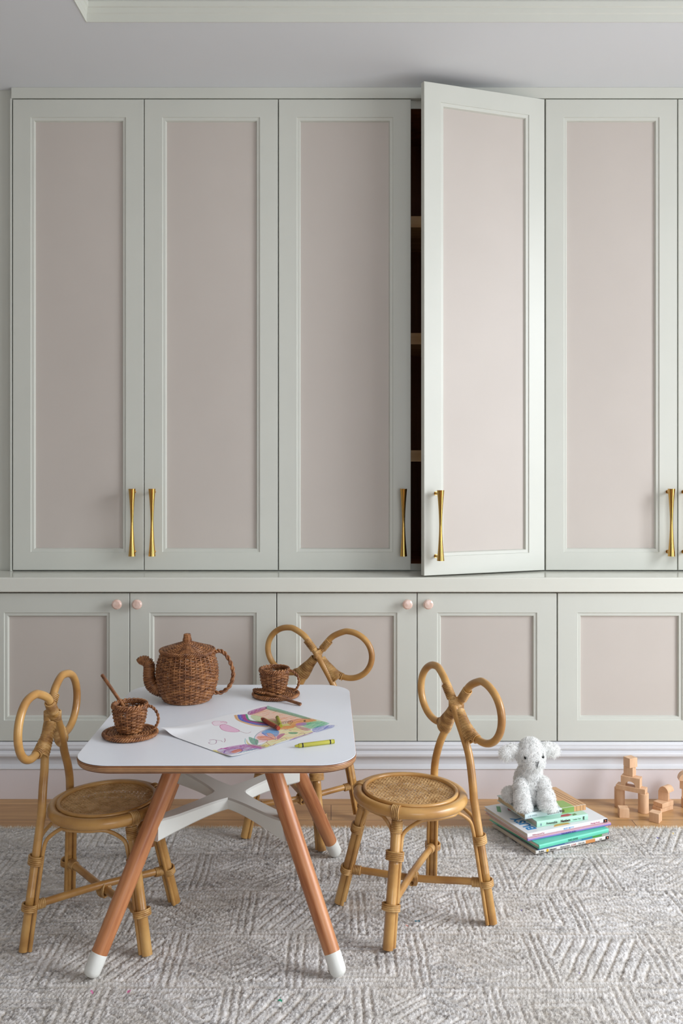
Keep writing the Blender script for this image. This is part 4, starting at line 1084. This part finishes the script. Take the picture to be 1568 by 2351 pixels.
# ------------------------------------------------------------------ stuffed dog
def dog():
    dc = G(1226, 1862, DOGZ)
    o = empty('stuffed_dog', (dc[0], dc[1] + .045, DOGZ), math.radians(6), 'fluffy white stuffed dog with floppy ears sitting on the stack of books', 'stuffed toy')
    # blobs: centre (x right, y away, z up), radii
    B = [((0.000, .020, .066), (.042, .040, .052)), ((0.000, .026, .030), (.050, .050, .032)), ((0, .008, .100), (.034, .032, .034)),
         ((.000, .000, .152), (.043, .037, .042)), ((.002, -.020, .136), (.032, .024, .025)), ((0, .002, .175), (.030, .028, .026)),
         ((-.036, -.030, .030), (.022, .024, .034)), ((.036, -.032, .030), (.024, .025, .034)), ((-.036, -.042, .014), (.023, .026, .015)), ((.037, -.046, .014), (.025, .027, .015)),
         ((-.032, -.008, .058), (.020, .022, .030)), ((.034, -.008, .058), (.021, .022, .030)),
         ((-.052, .004, .166), (.024, .011, .017)), ((-.072, .004, .158), (.021, .012, .019)), ((.050, .004, .168), (.022, .011, .016)), ((.068, .004, .162), (.020, .012, .017)), ((-.050, .04, .02), (.022, .03, .02)), ((.050, .04, .02), (.022, .03, .02))]
    m = MB()
    for c_, r_ in B:
        th_ = np.linspace(0, PI, 17)[1:-1]; ph = np.linspace(0, 2 * PI, 24, endpoint=False)
        P = np.stack([np.sin(th_)[:, None] * np.cos(ph), np.sin(th_)[:, None] * np.sin(ph), np.broadcast_to(np.cos(th_)[:, None], (15, 24))], -1) * np.array(r_) * .93 + np.array(c_)
        m.grid(P, closed_v=True, cap0=True, cap1=True)
    mf_ = mat('white_plush', (252, 252, 250), .9, spec=.15, sss=.0, bump=.6, bscale=180)
    body = m.build('body', mf_, o)
    rm = body.modifiers.new('remesh', 'REMESH'); rm.mode = 'VOXEL'; rm.voxel_size = .0035; rm.use_smooth_shade = True
    sm_ = body.modifiers.new('smooth', 'SMOOTH'); sm_.iterations = 6
    # fur strands, curled
    cs = np.array([b[0] for b in B]); rs = np.array([b[1] for b in B])
    wgt = np.array([r_[0] * r_[1] + r_[1] * r_[2] + r_[0] * r_[2] for r_ in rs]); N_ = 36000
    r0 = np.random.default_rng(5)
    ix = r0.choice(len(B), N_, p=wgt / wgt.sum()); dv = r0.normal(size=(N_, 3)); dv /= np.linalg.norm(dv, axis=1)[:, None]
    P = cs[ix] + dv * rs[ix] * .93; nrm = dv / rs[ix]; nrm /= np.linalg.norm(nrm, axis=1)[:, None]
    keep = np.ones(N_, bool)
    for k_ in range(len(B)):
        q = (((P - cs[k_]) / (rs[k_] * .90)) ** 2).sum(1); keep &= ~((q < 1) & (ix != k_))
    for ex in ((-.0255, -.030, .1525), (.0265, -.029, .1525), (.004, -.0445, .138)):
        keep &= np.linalg.norm(P - np.array(ex), axis=1) > .0062
    keep &= P[:, 2] > .003
    P = P[keep]; nrm = nrm[keep]; n = len(P)
    # clumping directions
    t1 = np.cross(nrm, [0.1, .2, 1.0]); t1 /= np.linalg.norm(t1, axis=1)[:, None]; t2 = np.cross(nrm, t1)
    a = 40 * (P[:, 0] + 2 * P[:, 2]) * 3 + 30 * np.sin(P[:, 1] * 90) + r0.normal(0, .5, n)
    curl = np.cos(a)[:, None] * t1 + np.sin(a)[:, None] * t2
    Ln = r0.uniform(.006, .0125, n)[:, None]; wd = r0.uniform(.00032, .00052, n)[:, None]
    down = np.array([0, 0, -1.0])
    p1 = P + nrm * Ln * .5 + curl * Ln * .25; p2 = p1 + nrm * Ln * .12 + curl * Ln * .6 + down * Ln * .15; p3 = p2 + curl * Ln * .2 + down * Ln * .3 - nrm * Ln * .05
    Vs = []
    for p, s_ in ((P, 1.3), (p1, 1.0), (p2, .75)):
        for k_ in range(3):
            an = 2 * PI * k_ / 3; Vs.append(p + wd * s_ * (math.cos(an) * t1 + math.sin(an) * t2))
    Vs.append(p3); V = np.stack(Vs, 1).reshape(-1, 3); V[:, 2] = np.maximum(V[:, 2], .0006)
    f = []
    for l_ in (0, 3):
        for k_ in range(3): f.append([l_ + k_, l_ + (k_ + 1) % 3, l_ + 3 + (k_ + 1) % 3, l_ + 3 + k_])
    F4 = (np.arange(n)[:, None, None] * 10 + np.array(f)).reshape(-1, 4).tolist()
    F3 = (np.arange(n)[:, None, None] * 10 + np.array([[6, 7, 9], [7, 8, 9], [8, 6, 9]])).reshape(-1, 3).tolist()
    mh = mat('plush_fur', (255, 255, 253), .8, spec=.2, sss=0)
    MB().add(V, F4 + F3).build('fur', mh, o)['kind'] = 'stuff'
    for ex in ((-.0265, -.0315, .1535), (.0275, -.0305, .1535)):
        m = MB(); lathe(m, [(0, -.0045), (.003, -.0035), (.0045, 0), (.003, .0035), (0, .0045)], 16, ex); m.build('eye', M['eye'], o)
    m = MB()
    for k_ in range(5): tube(m, [(-.002 + .0005 * k_, -.0475, .1455 - .003 * k_), (.004, -.0505, .144 - .003 * k_), (.0095 - .0008 * k_, -.0475, .1465 - .003 * k_)], .0008, 6)
    tube(m, [(.0035, -.048, .134), (.0030, -.049, .129), (.002, -.0475, .126)], .0008, 6)
    m.build('stitched_nose', M['black'], o)


dog()

# ------------------------------------------------------------------ wooden blocks
def Bx(px, py, z): return G(px, py, z)
def z7(zx, zy): return (1380 + zx / 8.34, 1700 + zy / 8.34)


def place(o, p, an): o.location = (float(p[0]), float(p[1]), float(p[2])); o.rotation_euler = (0, 0, an); return o


GB = 'beech building blocks'
def cube(name, lx_, ly_, lz_): return MB().box(-.0 * lx_, lx_, 0, ly_, 0, lz_).build(name, M['block'], smooth=False, bevel=.0009)


def cyl_block(r, h, flat=False):
    m = MB(); lathe(m, [(0, 0), (r - .0008, 0), (r, .0008), (r, h - .0008), (r - .0008, h), (0, h)], 40); return m.build('cylinder_block', M['block'], angle=35)


def arch_prof(L_, H_, r_, cx_=None):
    pts = [(0, 0), (L_ / 2 - r_, 0)] + [(L_ / 2 - r_ * math.cos(a), r_ * math.sin(a)) for a in np.linspace(0, PI, 25)[1:-1]] + [(L_ / 2 + r_, 0), (L_, 0), (L_, H_), (0, H_)]
    return pts


def xzprism(name, pts, D_):
    n = len(pts); v = [(x, 0, z_) for x, z_ in pts] + [(x, D_, z_) for x, z_ in pts]
    f = [tuple(range(n)), tuple(range(2 * n - 1, n - 1, -1))] + [(i, i + n, (i + 1) % n + n, (i + 1) % n) for i in range(n)]
    return MB().add(v, f).build(name, M['block'], angle=35)


def halfround(r, D_):
    return xzprism('half_round_block', [(-r, 0)] + [(-r * math.cos(a), r * math.sin(a)) for a in np.linspace(0, PI, 28)[1:-1]] + [(r, 0)], D_)


o = cube('cube_block', .030, .030, .0295); place(o, G(1422.2, 1878, 0), math.radians(-6)); tag(o, 'beech cube lying alone on the floor in front of the arch tower\'s left post', 'toy block', GB)
o = cube('cube_block', .031, .030, .0295); place(o, G(1489.7, 1885.5, 0), math.radians(-38)); tag(o, 'beech cube on the floor at the rug edge, in front of the small flat-block pile', 'toy block', GB)
pc = np.array([.9425, 2.988]); qc = np.array([1.0035, 2.939])
o = cyl_block(.0165, .062); place(o, (pc[0], pc[1], 0), 0); tag(o, 'upright beech cylinder holding the left end of the bridge plank', 'toy block', GB)
o = cyl_block(.0165, .062); place(o, (qc[0], qc[1], 0), 0); tag(o, 'upright beech cylinder holding the right end of the bridge plank', 'toy block', GB)
o = cube('plank_block', .093, .0305, .0152); place(o, (.9255, 2.9735, .062), math.radians(-33)); tag(o, 'long flat beech plank bridging the two upright cylinders', 'toy block', GB)
o = xzprism('arch_block', arch_prof(.060, .030, .0165), .030); place(o, (.9400, 2.9680, .0772), math.radians(-33)); tag(o, 'beech arch block standing on the bridge plank of the tall tower', 'toy block', GB)
o = cube('cube_block', .031, .028, .0295); place(o, (.9510, 2.975, .1072), math.radians(-40)); tag(o, 'beech cube resting on the arch block of the tall tower', 'toy block', GB)
o = cube('cube_block', .032, .030, .0300); place(o, (.9637, 2.951, .1367), math.radians(24)); tag(o, 'beech cube at the very top of the tall tower, turned corner-on', 'toy block', GB)
o = cube('flat_block', .061, .032, .0145); place(o, (1.0560, 2.931, 0), math.radians(31.6)); tag(o, 'flat beech block on the floor, bottom of the small pile', 'toy block', GB)
o = cube('flat_block', .058, .034, .0148); place(o, (1.0590, 2.930, .0145), math.radians(33.7)); o.location.x += .002; tag(o, 'flat beech block second from the bottom of the small pile', 'toy block', GB)
o = cube('cube_block', .031, .024, .0295); place(o, (1.0625, 2.971, .0293), math.radians(-31)); tag(o, 'beech cube under the half-round in the small pile', 'toy block', GB)
o = halfround(.0165, .034); place(o, (1.0745, 2.9570, .0588), math.radians(-33)); o.rotation_euler = (0, 0, math.radians(-52)); tag(o, 'half-round beech block capping the small pile', 'toy block', GB)
# tower cut by the right edge of the photo
def T(px, z_, Y): return ((px - CX) * Y / FPX, Y, z_)
o = cyl_block(.0165, .0300); place(o, ((1564 + 12 - CX) * 2.985 / FPX - .0, 2.985, 0), 0); o.location.x = (1576 - CX) * 2.985 / FPX; tag(o, 'beech cylinder on the floor under the tower cut off by the right edge', 'toy block', GB)
X0 = (1576 - CX) * 2.985 / FPX
o = cube('cube_block', .030, .030, .0300); place(o, (X0 - .019, 2.977, .030), math.radians(-22)); tag(o, 'beech cube second from the floor in the tower at the right edge', 'toy block', GB)
o = cube('cube_block', .031, .030, .0300); place(o, (X0 - .0235, 2.982, .060), math.radians(-30)); tag(o, 'beech cube third from the floor in the tower at the right edge', 'toy block', GB)
o = halfround(.0265, .030); place(o, (X0 - .004, 2.965, .090), math.radians(-10)); tag(o, 'wide half-round beech block on top of the tower at the right edge', 'toy block', GB)
o = cyl_block(.015, .030); g = G(1580, 1872, 0); place(o, (g[0], g[1], .015), 0); o.rotation_euler = (PI / 2, 0, math.radians(35)); tag(o, 'beech cylinder lying on the floor at the right edge, barely in view', 'toy block', GB)
